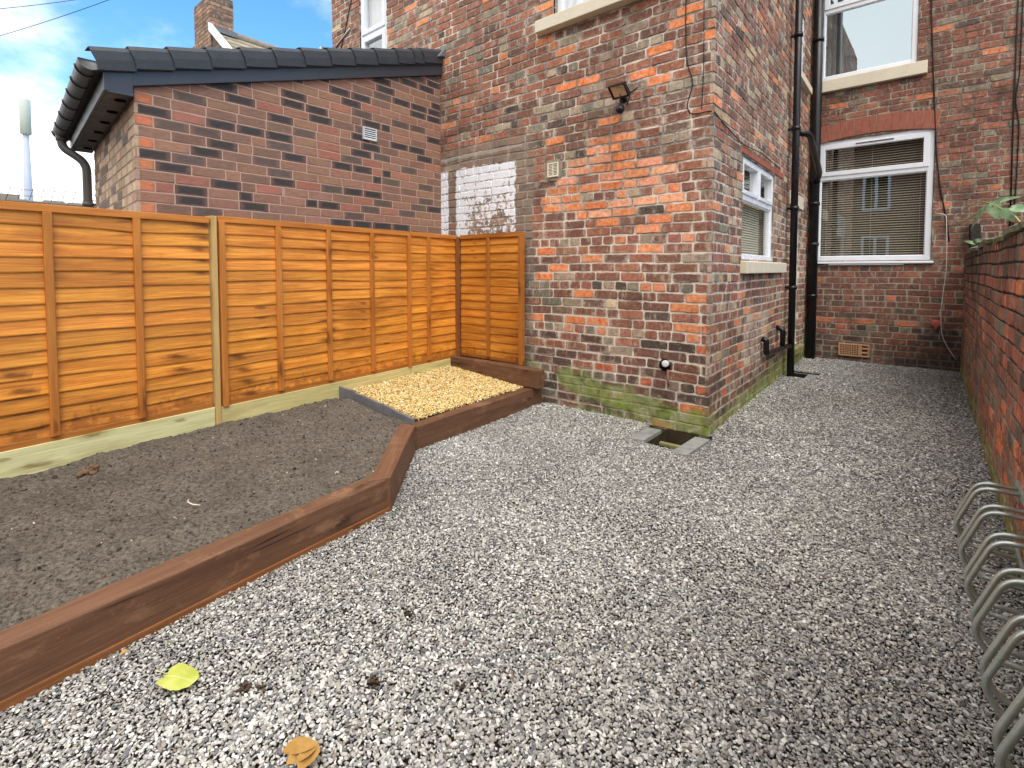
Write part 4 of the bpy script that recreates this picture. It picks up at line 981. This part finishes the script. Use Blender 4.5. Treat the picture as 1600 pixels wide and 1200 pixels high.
def tapstub():
    t = thing('pipe_stub', 'stub of a capped white pipe sticking out of the lower brick wall', 'pipe stub', (-1.585, YC, .47))
    mb = MB(); mb.lathe((-1.585, YC+.02, .515), (0.1, -1, .1), [(0, .022), (.05, .022), (.052, .027), (.075, .027), (.078, .018)], 16); obj('cap', mb, M['white_plastic'], t)
    mb = MB(); mb.tube([(-1.575, YC-.006, .47), (-1.572, YC-.02, .40), (-1.565, YC-.012, .345)], .008, 8); obj('lead', mb, M['lintel_red'], t)
    mb = MB(); mb.lathe((-1.6, YC-.002, .50), (0, -1, 0), [(0, .05), (.006, .045)], 12); obj('hole', mb, M['dark'], t)
tapstub()
mb = MB(); mb.lathe((.065, YB-.005, .60), (0, -1, 0), [(0, .03), (.03, .03), (.032, .05), (.05, .045), (.055, .02)], 12); mb.tube([(.02, YB-.04, .63), (.065, YB-.05, .615), (.11, YB-.04, .63)], .014, 8); mb.tube([(.065, YB-.04, .6), (.065, YB-.05, .53)], .016, 8)
M['pink'] = simple('faded_red_paint', S(176, 92, 84), .7, .3, .15, 30)
tag(obj('garden_tap', mb, M['pink'], loc=(.065, YB, .55)), 'faded red garden tap on the back wall near the dark corner', 'tap')

# gully pit at the foot of the corner with its two kerb tiles
M['pit'] = simple('wet_pit_earth', S(62, 52, 38), .9, .2, .35, 12, 0, .8, 40)
def pit():
    t = thing('drain_pit', 'dark open drain pit at the foot of the house corner', 'drain', (-1.44, 3.6, -.25))
    mb = MB(); x0, x1, y0, y1, zb = -1.565, -1.32, 3.365, 3.80, -.22
    mb.add([(x0, y0, zb), (x1, y0, zb), (x1, y1, zb), (x0, y1, zb), (x0, y0, -.014), (x1, y0, -.014), (x1, y1, .0), (x0, y1, .0)], [(0, 1, 2, 3), (1, 0, 4, 5), (2, 1, 5, 6), (0, 3, 7, 4), (3, 2, 6, 7)]); obj('pit_lining', mb, M['pit'], t)
    mb = MB(); mb.box((x0, y0+.26, -.09), (x1, y0+.30, -.06)); mb.box((x0, y0+.12, -.2), (x1, y0+.24, -.15)); obj('ledge', mb, M['step'], t, bevel=.006)
pit()
for lab, (x0, x1, y0, y1, rz) in (('grey tile on the left of the drain pit', (-1.69, -1.57, 3.375, 3.685, -.03)), ('grey tile with sandy stain on the right of the drain pit', (-1.325, -1.215, 3.30, 3.70, -.06))):
    mb = MB(); mb.box((x0, y0, -.03), (x1, y1, .016)); o = obj('kerb_tile', mb, M['tile_grey'], loc=((x0+x1)/2, (y0+y1)/2, -.03), bevel=.004); o.rotation_euler = (R(1), R(-2), rz)
    tag(o, lab, 'tile', 'tiles beside the drain')

# ---------------------------------------------------------------- yard wall on the right
M['soot_shade'] = simple('shadow_dark_render', S(44, 40, 38), .95, .1, .3, 12, 0, .8, 40)  # near-black colour painting the shadow at the wall end
def yard_wall():
    t = thing('yard_wall', 'old red brick yard wall with mossy foot on the right', 'wall', (.42, 3.5, 0))
    mb = MB(); a = Vector((.318, -2.2, 0)); P = brickwork(mb, (.338, -2.2, 0), (-.003, 1, 0), (-1, -.003, 0), 10.19, -.155, 1.44, yard_col, (), seed=9, course=.081, gap=.012, bl=.232, proud=.009, jit=.004, header=4, hofs=1)
    obj('brick_face', mb, [M['brick_yard'], M['mortar_yard']], t)
    mb = MB(); mb.box((.36, -2.2, -.1), (.54, 7.99, 1.44)); obj('wall_core', mb, M['mortar_yard'], t)
    # sloping weathered coping with a ragged front lip
    mb = MB(); n = 60; vs = []
    for i in range(n+1):
        y = -2.2 + 9.7*i/n; w = .012*math.sin(i*1.7)+random.uniform(-.008, .008); h = .01*math.sin(i*.6)+random.uniform(-.004, .004)
        vs += [(.295+w, y, 1.432+h), (.29+w, y, 1.458+h), (.40, y, 1.505+h), (.55, y, 1.475), (.55, y, 1.435)]
    mb.add(vs, [(i*5+k, (i+1)*5+k, (i+1)*5+(k+1) % 5, i*5+(k+1) % 5) for i in range(n) for k in range(5)] + [(0, 1, 2, 3, 4), tuple(range(n*5+4, n*5-1, -1))])
    g = G('mossy_coping', .95, .1); c = g.mix(g.noise(12, 6, .7), S(104, 104, 88), S(156, 156, 138)); c = g.mix(g.rng(g.noise(5, 5, .7), .45, .65), c, S(84, 92, 52)); g.base(c); g.bump(g.noise(40, 5, .7), .8, .01)
    obj('coping', mb, g.mat, t)
    # dark wedge standing in for the shadow where the wall meets the house
    mb = MB(); mb.prism([(.33, 7.5, 1.46), (.33, 7.99, 1.46), (.33, 7.99, 1.80), (.33, 7.8, 1.72)], (.09, 0, 0)); obj('shadow_wedge', mb, M['soot_shade'], t, bevel=.01)
yard_wall()

# ---------------------------------------------------------------- bike rack
def bike_rack():
    t = thing('bike_rack', 'galvanised steel bike rack of paired hoops along the yard wall', 'bike rack', (.25, 2.2, 0))
    first = None
    for i in range(6):
        for k in range(2):
            y = 2.927 - .265*i - .07*k; dx = .007*i
            if first is None:
                mb = MB(); p = [(.305, y, .346), (.178, y, .341), (.106, y, .150), (.150, y, .083), (.305, y, .080)]
                pts = fillet(p, .045, 7); mb.tube(pts, .0088, 14); first = obj('hoop', mb, M['galv'], t, loc=(.25, y, .08)); h = first
            else:
                h = first.copy(); COL.objects.link(h); h.parent = t; h.location = Vector((.25+dx, y, .08))-Vector(t.location)
                h.rotation_euler = (random.uniform(-.006, .006), 0, random.uniform(-.01, .01))
    for z in (.08, .346):
        mb = MB(); mb.box((.303, 1.35, z-.015), (.315, 3.0, z+.015)); obj('wall_rail', mb, M['galv'], t, bevel=.002)
bike_rack()

# ---------------------------------------------------------------- brick extension with lean-to roof
E0 = Vector((-4.21, 1.011, 0)); E1 = Vector((-6.35, 1.19, 0))
ext = thing('brick_extension', 'modern brown brick lean-to extension with dark tiled roof behind the fence', 'extension', (-5.2, 2.4, 0))
slope = (3.40-2.508)/(3.81-1.011)
mb = MB(); PE = brickwork(mb, E0, (0, 1, 0), (1, 0, 0), 3.80-E0.y, 0.008, 3.6, new_col, (), course=.075, bl=.225, gap=.0095, header=0, proud=.003, jit=.0008, clip=(-slope, 1, 2.50), seed=31, quoin=S(188, 118, 88))
obj('wall', mb, [M['brick_new'], M['mortar_new']], ext)
EU = (E0-E1).normalized(); EN = Vector((EU.y, -EU.x, 0)); EL = (E0-E1).length
def ret_col(rs, u, v, hd): return vary(pick([(S(190, 172, 152), 40), (S(176, 154, 136), 25), (S(116, 110, 106), 22), (S(200, 182, 160), 13)], rs.random()), rs, .1)
mb = MB(); brickwork(mb, E1, EU, EN, EL, 0.008, 2.46, ret_col, (), course=.075, bl=.225, gap=.0095, header=0, proud=.003, jit=.0008, seed=33)
obj('wall', mb, [M['brick_new'], M['mortar_new']], ext)
SV = Vector((0, 1, slope)).normalized()
def roof():
    fd = (E1-E0).normalized(); A = Vector((0, .80, 2.545)); B = Vector((0, 3.80, 2.545+.0+(3.80-.86)*slope*1.03)); 
    mb = MB(); x0, x1 = -4.16, -6.75
    off = Vector((0, .09*(-(x1-x0))/2.14, 0))*0
    mb.prism([(x0, .80, 2.53), (x0, 3.80, 3.50), (x0, 3.80, 3.54), (x0, .80, 2.57)], fd*2.5); 
    for i in range(9):
        y = .82+i*.333; z = 2.575+(y-.80)*.3233
        mb.prism([(x0-.1, y, z+.0), (x0-.1, y, z+.022), (x0-.1, y+.34, z+.12), (x0-.1, y+.34, z+.10)], fd*2.4)
    obj('roof', mb, M['tile'], ext)
    # dry-verge caps stepping up the gable edge
    starts = [.785, .99, 1.215, 1.46, 1.70, 1.945, 2.19, 2.435, 2.68, 2.925, 3.17, 3.38, 3.50]
    first = None
    zf = lambda y: 2.548+(y-.86)*.328
    def cap(y0, y1, ext_=.03):
        mb = MB(); L = y1-y0
        prof = [(-4.150, -.004), (-4.146, .06), (-4.150, .118), (-4.172, .148), (-4.21, .158), (-4.30, .158)]   # x, height above the verge line
        n = 10; vs = []
        for i in range(n+1):
            s = i/n
            for k, (x, h) in enumerate(prof):
                lean = .060*(1-min(h/.13, 1.))**1.4 - .012 if i == 0 else .0
                y = y0 + s*(L+ext_) + lean*(1 if i == 0 else 0)
                lift = .016*(1-s)
                vs.append((x + .012*(1-s), y, zf(y)+h+lift))
        m = len(prof); fs = [(i*m+k, (i+1)*m+k, (i+1)*m+k+1, i*m+k+1) for i in range(n) for k in range(m-1)]
        vs2 = [(x-.006, y, z-.004) for x, y, z in vs]; o = len(vs)
        fs2 = [(o+i*m+k+1, o+(i+1)*m+k+1, o+(i+1)*m+k, o+i*m+k) for i in range(n) for k in range(m-1)]
        rim = [(k+1, k, o+k, o+k+1) for k in range(m-1)]
        mb.add(vs+vs2, fs+fs2+rim, 0, (1, 1, 1), False)
        return mb
    for a, b in zip(starts[:-1], starts[1:]): obj('verge_tile', cap(a, b), M['tile'], ext)
    obj('verge_tile', cap(3.50, 3.79, 0), M['tile'], ext)
    # bargeboard, box end, soffit, fascia
    mb = MB(); zl = lambda y: 2.43+(y-.86)*.327
    mb.prism([(-4.205, .845, 2.45), (-4.205, 3.80, zl(3.80)+.0), (-4.205, 3.80, zl(3.80)+.16), (-4.205, .845, zl(.845)+.165)], (.03, 0, 0)); obj('bargeboard', mb, M['anthracite'], ext, bevel=.002)
    fd = (E1-E0).normalized(); nrm = Vector((fd.y, -fd.x, 0));  nrm = nrm if nrm.y < 0 else -nrm
    a = Vector((-4.172, .858, 0)); b = a + fd*2.35
    P = lambda s, z, d: a + fd*s + nrm*d + Vector((0, 0, z))
    mb = MB(); lbox(mb, P, 0, 2.35, 2.432, 2.62, 0, .018); obj('fascia', mb, M['fascia'], ext, bevel=.002)
    mb = MB(); lbox(mb, P, .002, 2.35, 2.425, 2.441, -.148, -.001); s_ = obj('soffit', mb, M['anthracite'], ext, bevel=.001)
    for k in (.16, .52, .9, 1.3, 1.7, 2.1):
        mb = MB(); c = P(k, 2.424, -.09); mb.lathe(c, (0, 0, -1), [(0, .034), (.004, .034), (.005, .027), (.001, .026)], 18); obj('soffit_vent', mb, M['dark'], s_)
    mb = MB(); mb.box((-4.213, .862, 2.441), (-4.1765, E0.y-.012, 2.50)); mb.box((-4.1765, .845, 2.434), (-4.1715, E0.y-.012, 2.58)); obj('box_end', mb, M['anthracite'], ext, bevel=.001)
    # half-round gutter with brackets, outlet and swan-neck downpipe
    g = MB(); gc = P(0, 2.575, .078); n = 12; rad = .062; vs = []
    for s in (-.03, 2.42):
        for rr in (rad, rad-.005):
            for k in range(n+1):
                q = math.pi + math.pi*k/n; vs.append(P(s, 2.595+rr*math.sin(q), .082-rr*math.cos(q)))
    m = n+1
    fs = [(k, k+1, 2*m+k+1, 2*m+k) for k in range(n)] + [(m+k+1, m+k, 3*m+k, 3*m+k+1) for k in range(n)] + [(0, 2*m, 3*m, m), (n, m+n, 3*m+n, 2*m+n)] + [tuple(range(m)), tuple(range(2*m, 3*m))]
    g.add(vs, fs, 0, (1, 1, 1), True); gu = obj('gutter', g, M['gutter'], ext)
    for s in (.12, .42, .75, 1.1, 1.5, 1.95, 2.36):
        b_ = MB(); pts = []
        for k in range(n+1):
            q = math.pi+math.pi*k/n; pts.append(P(s, 2.595+(rad+.003)*math.sin(q), .082-(rad+.003)*math.cos(q)))
        b_.tube(pts, .006, 6); obj('bracket', b_, M['black_plastic'], gu)
    d_ = MB(); e = P(2.30, 2.53, .082); w_ = E1 + EN*.06 + Vector((0, 0, 2.30)) + fd*.02
    d_.tube(fillet([e+Vector((0, 0, .03)), e+Vector((0, 0, -.09)), w_, Vector((w_.x, w_.y, 0))], .09, 7), .036, 14); d_.lathe(e+Vector((0, 0, .03)), (0, 0, -1), [(0, .045), (.06, .045), (.065, .038)], 16)
    dp = obj('downpipe', d_, M['gutter'], ext)
    c_ = MB(); c_.tube([(w_.x, w_.y, 1.9), (w_.x-EN.x*.07, w_.y-EN.y*.07, 1.9)], .012, 8); c_.lathe((w_.x, w_.y, 1.88), (0, 0, 1), [(0, .037), (0, .043), (.04, .043), (.04, .037)], 14); obj('clip', c_, M['gutter'], dp)
M['gutter'] = simple('dark_grey_gutter', S(92, 92, 92), .5, .5, .1, 6)
roof()
mb = MB(); mb.prism([(-4.19, 3.70, 3.545), (-4.19, 3.80, 3.575), (-4.19, 3.80, 3.66), (-4.19, 3.74, 3.60)], (.07, 0, 0)); obj('lead_flashing', mb, M['slate'], ext, bevel=.008)
louvre('air_vent', 'small white louvred vent on the brown extension wall', lambda u, v, d: E0 + Vector((d, u, v)), 2.805-E0.y, 2.955-E0.y, 2.505, 2.625, M['white_plastic'], 5)

# ---------------------------------------------------------------- ivy on the yard wall, fallen leaves, twig, clods
def leaf_mat(name, c1, c2, rough=.55):
    g = G(name, rough, .35); u, v, w = g.xyz(g.uv())
    c = g.mix(g.rng(g.noise(14, 5, .6), .35, .65), c1, c2)
    vein = g.rng(g.m('ABSOLUTE', u), .0, .05, 1., 0.); c = g.mix(g.m('MULTIPLY', vein, .45), c, g.hsv(c1, .5, .7, 1.5)); g.base(c); g.bump(g.noise(70, 3), .2, .003)
    g.bsdf.inputs['Subsurface Weight'].default_value = 0; return g.mat
def leaf(mb, o, tip, up, L, W, curl=.25, fold=.2, shape='heart', serr=0.):
    o = Vector(o); t = Vector(tip).normalized(); s = t.cross(Vector(up)).normalized(); n_ = s.cross(t); N_ = 14; vs = []; uv = []
    for i in range(N_+1):
        a = i/N_
        if shape == 'heart': w = W*.5*(math.sin(math.pi*min(a*.93+.07, 1))**.75)*(1.15-.75*a)
        else: w = W*.5*math.sin(math.pi*a)**.8
        w *= 1 + serr*((i % 2)*2-1)
        w = max(w, .0008)
        for k in (-1, -.5, 0, .5, 1):
            back = -.18*L*abs(k)*max(0, .25-a)*3 if shape == 'heart' else 0
            vs.append(o + t*(a*L+back) + s*(k*w) + n_*(-curl*L*a*a + fold*abs(k)*w + .01*L*math.sin(a*9+k*2))); uv.append((k, a))
    fs = [(i*5+k, i*5+k+1, (i+1)*5+k+1, (i+1)*5+k) for i in range(N_) for k in range(4)]
    mb.add(vs, fs, 0, (1, 1, 1), True, uv)
M['ivy'] = leaf_mat('pale_ivy_leaf', S(96, 124, 88), S(142, 164, 128)); M['stem'] = simple('green_stem', S(150, 156, 100), .7, .3)
M['yellow_leaf'] = leaf_mat('yellow_green_leaf', S(172, 180, 76), S(190, 196, 104)); M['dry_leaf'] = leaf_mat('dry_brown_leaf', S(168, 128, 66), S(190, 152, 90), .8)
def ivy():
    t = thing('climbing_plant', 'pale green climbing plant with large leaves on top of the yard wall', 'climbing plant', (.42, 4.9, 1.48))
    mb = MB(); mb.tube(fillet([(.44, 4.3, 1.48), (.40, 4.5, 1.60), (.37, 4.9, 1.68), (.36, 5.4, 1.76), (.35, 5.9, 1.79), (.30, 6.6, 1.78), (.22, 7.2, 1.74)], .2), .005, 8); obj('stem', mb, M['stem'], t)
    mb = MB(); mb.tube(fillet([(.36, 5.5, 1.77), (.32, 5.9, 1.85), (.26, 6.4, 1.86), (.18, 6.9, 1.80)], .2), .0035, 8); obj('stem', mb, M['stem'], t)
    for (o, tip, L, W, c) in [((.36, 5.6, 1.79), (.35, -.35, .10), .21, .075, .1), ((.355, 5.65, 1.79), (-.30, .15, -.34), .24, .085, .25), ((.365, 5.5, 1.775), (.05, -.3, -.4), .14, .12, .3),
                              ((.36, 5.7, 1.79), (-.35, .5, -.12), .2, .06, .2), ((.38, 4.62, 1.66), (.05, -.2, -.4), .10, .11, .2), ((.39, 4.55, 1.655), (.4, -.15, -.1), .09, .08, .2),
                              ((.355, 5.85, 1.79), (.2, .5, .02), .13, .05, .2), ((.30, 6.3, 1.50), (-.2, .1, .1), .09, .04, .2), ((.31, 6.2, 1.50), (-.1, -.3, .14), .11, .05, .3), ((.33, 6.1, 1.51), (-.25, .3, .2), .08, .04, .3)]:
        mb = MB(); leaf(mb, o, tip, (-.5, -.55, .65), L, W, c); obj('leaf', mb, M['ivy'], t)
ivy()
def flat_leaf(c, ang, size, dz=.02):
    """heart-shaped toothed leaf lying almost flat, with its short stalk"""
    mb = MB(); n = 46; c = Vector(c); vs = [c + Vector((0, 0, dz+.004))]; uv = [(0, .3)]
    for i in range(n):
        a = 2*math.pi*i/n; r = .5*(1-.32*math.cos(a)) if True else 1
        r = size*.5*(.92 + .10*math.cos(2*a) + .16*max(0, math.cos(a))**8 - .30*max(0, math.cos(a-math.pi))**10)*(1+.03*((i % 3)-1))
        x, y = r*math.cos(a)*1.06, r*math.sin(a)*.95; ca, sa = math.cos(ang), math.sin(ang)
        vs.append(c + Vector((x*ca-y*sa, x*sa+y*ca, dz + .10*abs(y) + .004*math.sin(a*3+1)))); uv.append((y/size*2, .5))
    mb.add(vs, [(0, i+1, (i+1) % n+1) for i in range(n)], 0, (1, 1, 1), True, uv)
    d = Vector((-math.cos(ang), -math.sin(ang), 0)); mb.tube([c+d*size*.33+Vector((0, 0, dz+.003)), c+d*size*.5+Vector((0, 0, dz+.006)), c+d*size*.75+Vector((0, 0, dz+.002))], .0013, 6)
    return mb
mb = flat_leaf((-1.725, .475, 0), R(25), .115)
tag(obj('fallen_leaf', mb, M['yellow_leaf'], loc=(-1.70, .48, .02)), 'pale yellow green leaf lying on the grey chippings', 'leaf')
mb = MB()
for a in (-.5, 0., .5): leaf(mb, (-1.187, .635, .03), (math.sin(a)+.05, -math.cos(a), -.05), (0, 0, 1), .085, .05, -.2, .5, 'oval', .05)
tag(obj('fallen_leaf', mb, M['dry_leaf'], loc=(-1.187, .63, .02)), 'curled dry brown leaf on the chippings at the photo bottom', 'leaf')
mb = MB(); leaf(mb, (-1.97, .385, .024), (.3, .5, .1), (0, 0, 1), .03, .02, .0, .2, 'oval')
tag(obj('fallen_leaf', mb, M['dry_leaf'], loc=(-1.965, .39, .02)), 'tiny yellow leaf scrap close to the long brown sleeper', 'leaf')
sz_ = lambda x, y: float(soil_z(np.array(x), np.array(y)))
mb = MB(); x, y = -2.60, .78; mb.tube([(x-.055, y+.02, sz_(x-.055, y+.02)+.012), (x, y, sz_(x, y)+.022), (x+.05, y+.005, sz_(x+.05, y)+.02), (x+.065, y+.03, sz_(x, y)+.016)], .003, 6)
tag(obj('twig', mb, M['cream_plastic'], loc=(x, y, sz_(x, y))), 'thin pale twig lying on the dark soil bed', 'twig')
def clump():
    x0, y0 = -3.36, .55; z0 = sz_(x0, y0); mb = MB(); rs = random.Random(3)
    for (dx, dy, dz, s) in ((0, 0, .012, .045), (.035, .02, .01, .035), (-.02, .03, .03, .035), (.01, -.03, .008, .032), (.03, .04, .035, .03)):
        V = [Vector(v)*s*.5*(1+rs.uniform(-.25, .25)) for v in ICO]; mb.add([Vector((x0+dx, y0+dy, z0+dz))+Vector((v.x*1.3, v.y, v.z*.8)) for v in V], [tuple(f) for f in ICF], 0, vary(S(106, 84, 68), rs, .12))
    tag(obj('soil_clod', mb, M['clod'], loc=(x0, y0, z0), bevel=.003), 'lumpy brown clod on the soil near the fence board', 'clod')
clump()

# ---------------------------------------------------------------- beyond the fence
def neighbour():
    t = thing('neighbour_house', 'distant brick house with chimney and grey tiled roof above the extension', 'house', (-11.2, 7, 0))
    ax, ay, az = -10.95, 3.92, 5.98; run = .62
    far_col = lambda rs, u, v, hd: vary(pick([(S(150, 118, 98), 40), (S(128, 100, 86), 30), (S(168, 136, 112), 20), (S(100, 86, 76), 10)], rs.random()), rs, .12)
    mb = MB(); brickwork(mb, (ax-2.6, ay, 0), (1, 0, 0), (0, -1, 0), 2.6, 3.0, 5.9, far_col, (), seed=51, clip=None, header=0, proud=.004, jit=.001)
    mb.prism([(ax, ay+.01, 2), (ax, ay+.01, az-.05), (ax+3.2, ay+.01, az-3.2*.78), (ax+3.2, ay+.01, 2)], (0, .2, 0), 1); obj('gable_wall', mb, [M['brick_far'], M['mortar_far']], t)
    mb = MB(); 
    for i in range(16):
        a = i*.2; s = .78
        mb.prism([(ax-.1+a, 0, az-s*a+.0), (ax-.1+a+.22, 0, az-s*(a+.22)+.01), (ax-.1+a+.22, 0, az-s*(a+.22)+.045), (ax-.1+a, 0, az-s*a+.012)], (0, 7.2, 0))
    mb.v = [(x, y+ay+.02, z) for x, y, z in mb.v]
    g = G('weathered_roof_tile', .9, .2); c = g.mix(g.noise(9, 5, .7), S(128, 118, 100), S(176, 166, 146)); c = g.mix(g.rng(g.noise(3, 5), .5, .7), c, S(98, 94, 78)); g.base(c)
    obj('roof', mb, g.mat, t)
    mb = MB(); mb.tube([(ax-.1, ay, az+.03), (ax-.1, ay+7.2, az+.03)], .09, 8); obj('ridge', mb, M['cement'], t)
    mb = MB(); mb.prism([(ax-.02, ay-.05, az-.05), (ax+3., ay-.05, az-.05-3.02*.78), (ax+3., ay-.05, az+.11-3.02*.78), (ax-.02, ay-.05, az+.11)], (0, .06, 0)); obj('bargeboard', mb, M['upvc'], t)
    mb = MB(); brickwork(mb, (ax-.85, ay-.012, 0), (1, 0, 0), (0, -1, 0), .85, 5.2, 6.62, far_col, (), seed=53, header=0, proud=.004, jit=.001)
    brickwork(mb, (ax, ay-.012, 0), (0, 1, 0), (1, 0, 0), .42, 5.2, 6.62, far_col, (), seed=54, header=0, proud=.004, jit=.001)
    mb.box((ax-.85, ay-.004, 6.62), (ax, ay+.41, 6.66), 1); obj('chimney', mb, [M['brick_far'], M['mortar_far']], t)
    mb = MB(); mb.box((ax+.02, ay+.0, 5.93), (ax+.06, ay+.46, 6.02)); obj('flashing', mb, M['slate'], t)
neighbour()
def mast():
    t = thing('phone_mast', 'pale grey mast with a tall white panel on top, far beyond the fence', 'mast', (-40, 4.5, 0))
    s = 40/48.8; x, y = -48.7*s, 5.42*s; zt = 1.26+(13.05-1.26)*s
    mb = MB(); mb.lathe((x, y, 0), (0, 0, 1), [(0, .22), (5.2, .2), (8.9, .13)], 14); obj('pole', mb, M['mast'], t)
    mb = MB(); mb.lathe((x, y, 8.9), (0, 0, 1), [(0, .1), (.1, .25), (2.0, .25), (2.08, .18)], 18); obj('antenna_panel', mb, M['mast_panel'], t)
M['mast'] = simple('pale_steel', S(170, 180, 196), .5, .4, .05, 2); M['mast_panel'] = simple('pale_panel', S(186, 196, 186), .6, .3, .05, 2)
mast()
def far_block():
    t = thing('far_building', 'low grey rooftops showing just above the left fence top', 'building', (-36, 6, 0))
    mb = MB(); mb.box((-40, -6, 0), (-34, 12, 4.55)); obj('wall', mb, M['brick_far'], t)
    mb = MB(); n = 24
    for i in range(n):
        y = -6+18*i/n; mb.box((-40.2, y, 4.551), (-33.9, y+18/n-.03, 4.66+.04*math.sin(i*1.3)))
    for i in range(9): mb.box((-36, -4+i*1.7, 4.66), (-35.2, -3.2+i*1.7, 4.9+.1*math.sin(i*2)))
    obj('roof', mb, M['cement'], t)
    mb = MB()
    for i in range(30):
        y = -3+i*.4; mb.tube([(-34.2, y, 4.6), (-34.2, y+.2, 5.3-.04*math.sin(i*.9))], .012, 5)
    for k in (4.9, 5.2): mb.tube([(-34.2, -3+i*.6, k+.04*math.sin(i)) for i in range(21)], .012, 5)
    obj('railing', mb, M['cable'], t)
    for i, (y, h) in enumerate(((1.9, 7.1), (2.45, 7.2), (2.15, 6.3))):
        mb = MB(); mb.tube([(-35, y, 5), (-35, y, h)], .03, 6); mb.tube([(-35, y-.45, h-.9), (-35, y+.45, h-.95)], .02, 5)
        for k in range(4): mb.tube([(-35, y-.25, h-1-.12*k), (-35, y+.3, h-1.03-.12*k)], .014, 5)
        obj('aerial', mb, M['cable'], t)
far_block()
for lab, a, b in (('thin overhead wire crossing the sky at the top left corner', (-22.5, -.2, 8.35), (-20.2, 4.2, 9.9)), ('longer overhead wire slanting across the blue sky', (-22.3, 1.2, 7.9), (-17.5, 5.6, 10.3))):
    mb = MB(); A, B = Vector(a), Vector(b); mb.tube([A+(B-A)*t_+Vector((0, 0, -.5*t_*(1-t_))) for t_ in [i/12 for i in range(13)]], .009, 5)
    tag(obj('overhead_wire', mb, M['cable'], loc=a), lab, 'wire', 'overhead wires')
# terrace across the back alley, seen mirrored in the window panes
def opposite():
    t = thing('terraced_house', 'brick terrace behind the viewer, mirrored in the back window panes', 'house', (-2, -9, 0))
    mb = MB(); mb.box((-9, -14, 0), (5, -8.5, 6.3)); mb.uv = [(.5, .5)]*8; mb.c = [S(126, 88, 66)]*8; obj('wall', mb, M['brick_far'], t)
    mb = MB(); mb.prism([(-9.3, -8.2, 6.2), (-9.3, -11.2, 8.3), (-9.3, -14.3, 6.2)], (14.6, 0, 0)); obj('roof', mb, M['tile'], t)
    P = lambda u, v, d: Vector((u, -8.5+d, v))
    for (u, v, w, h) in ((-2.2, 3.6, .9, 1.5), (-2.2, 1.2, .9, 1.4), (-4.6, 3.6, 1., 1.5), (.4, 3.7, .9, 1.4), (-7, 3.6, 1, 1.5)):
        mb = MB(); lframe(mb, P, u, u+w, v, v+h, .09, 0, .04); lbox(mb, P, u+w/2-.05, u+w/2+.05, v+.09, v+h-.09, 0, .035); f = obj('window', mb, M['upvc'], t)
        g = MB(); lbox(g, P, u+.05, u+w-.05, v+.05, v+h-.05, .005, .012); obj('pane', g, M['dark'], f)
    mb = MB(); mb.prism([(-5.0, -8.45, 6.0), (-3.6, -8.45, 6.0), (-3.6, -8.45, 9.9), (-4.4, -8.45, 11.6), (-5.0, -8.45, 11.6)], (0, -1.2, 0)); obj('chimney', mb, M['tile'], t)
opposite()
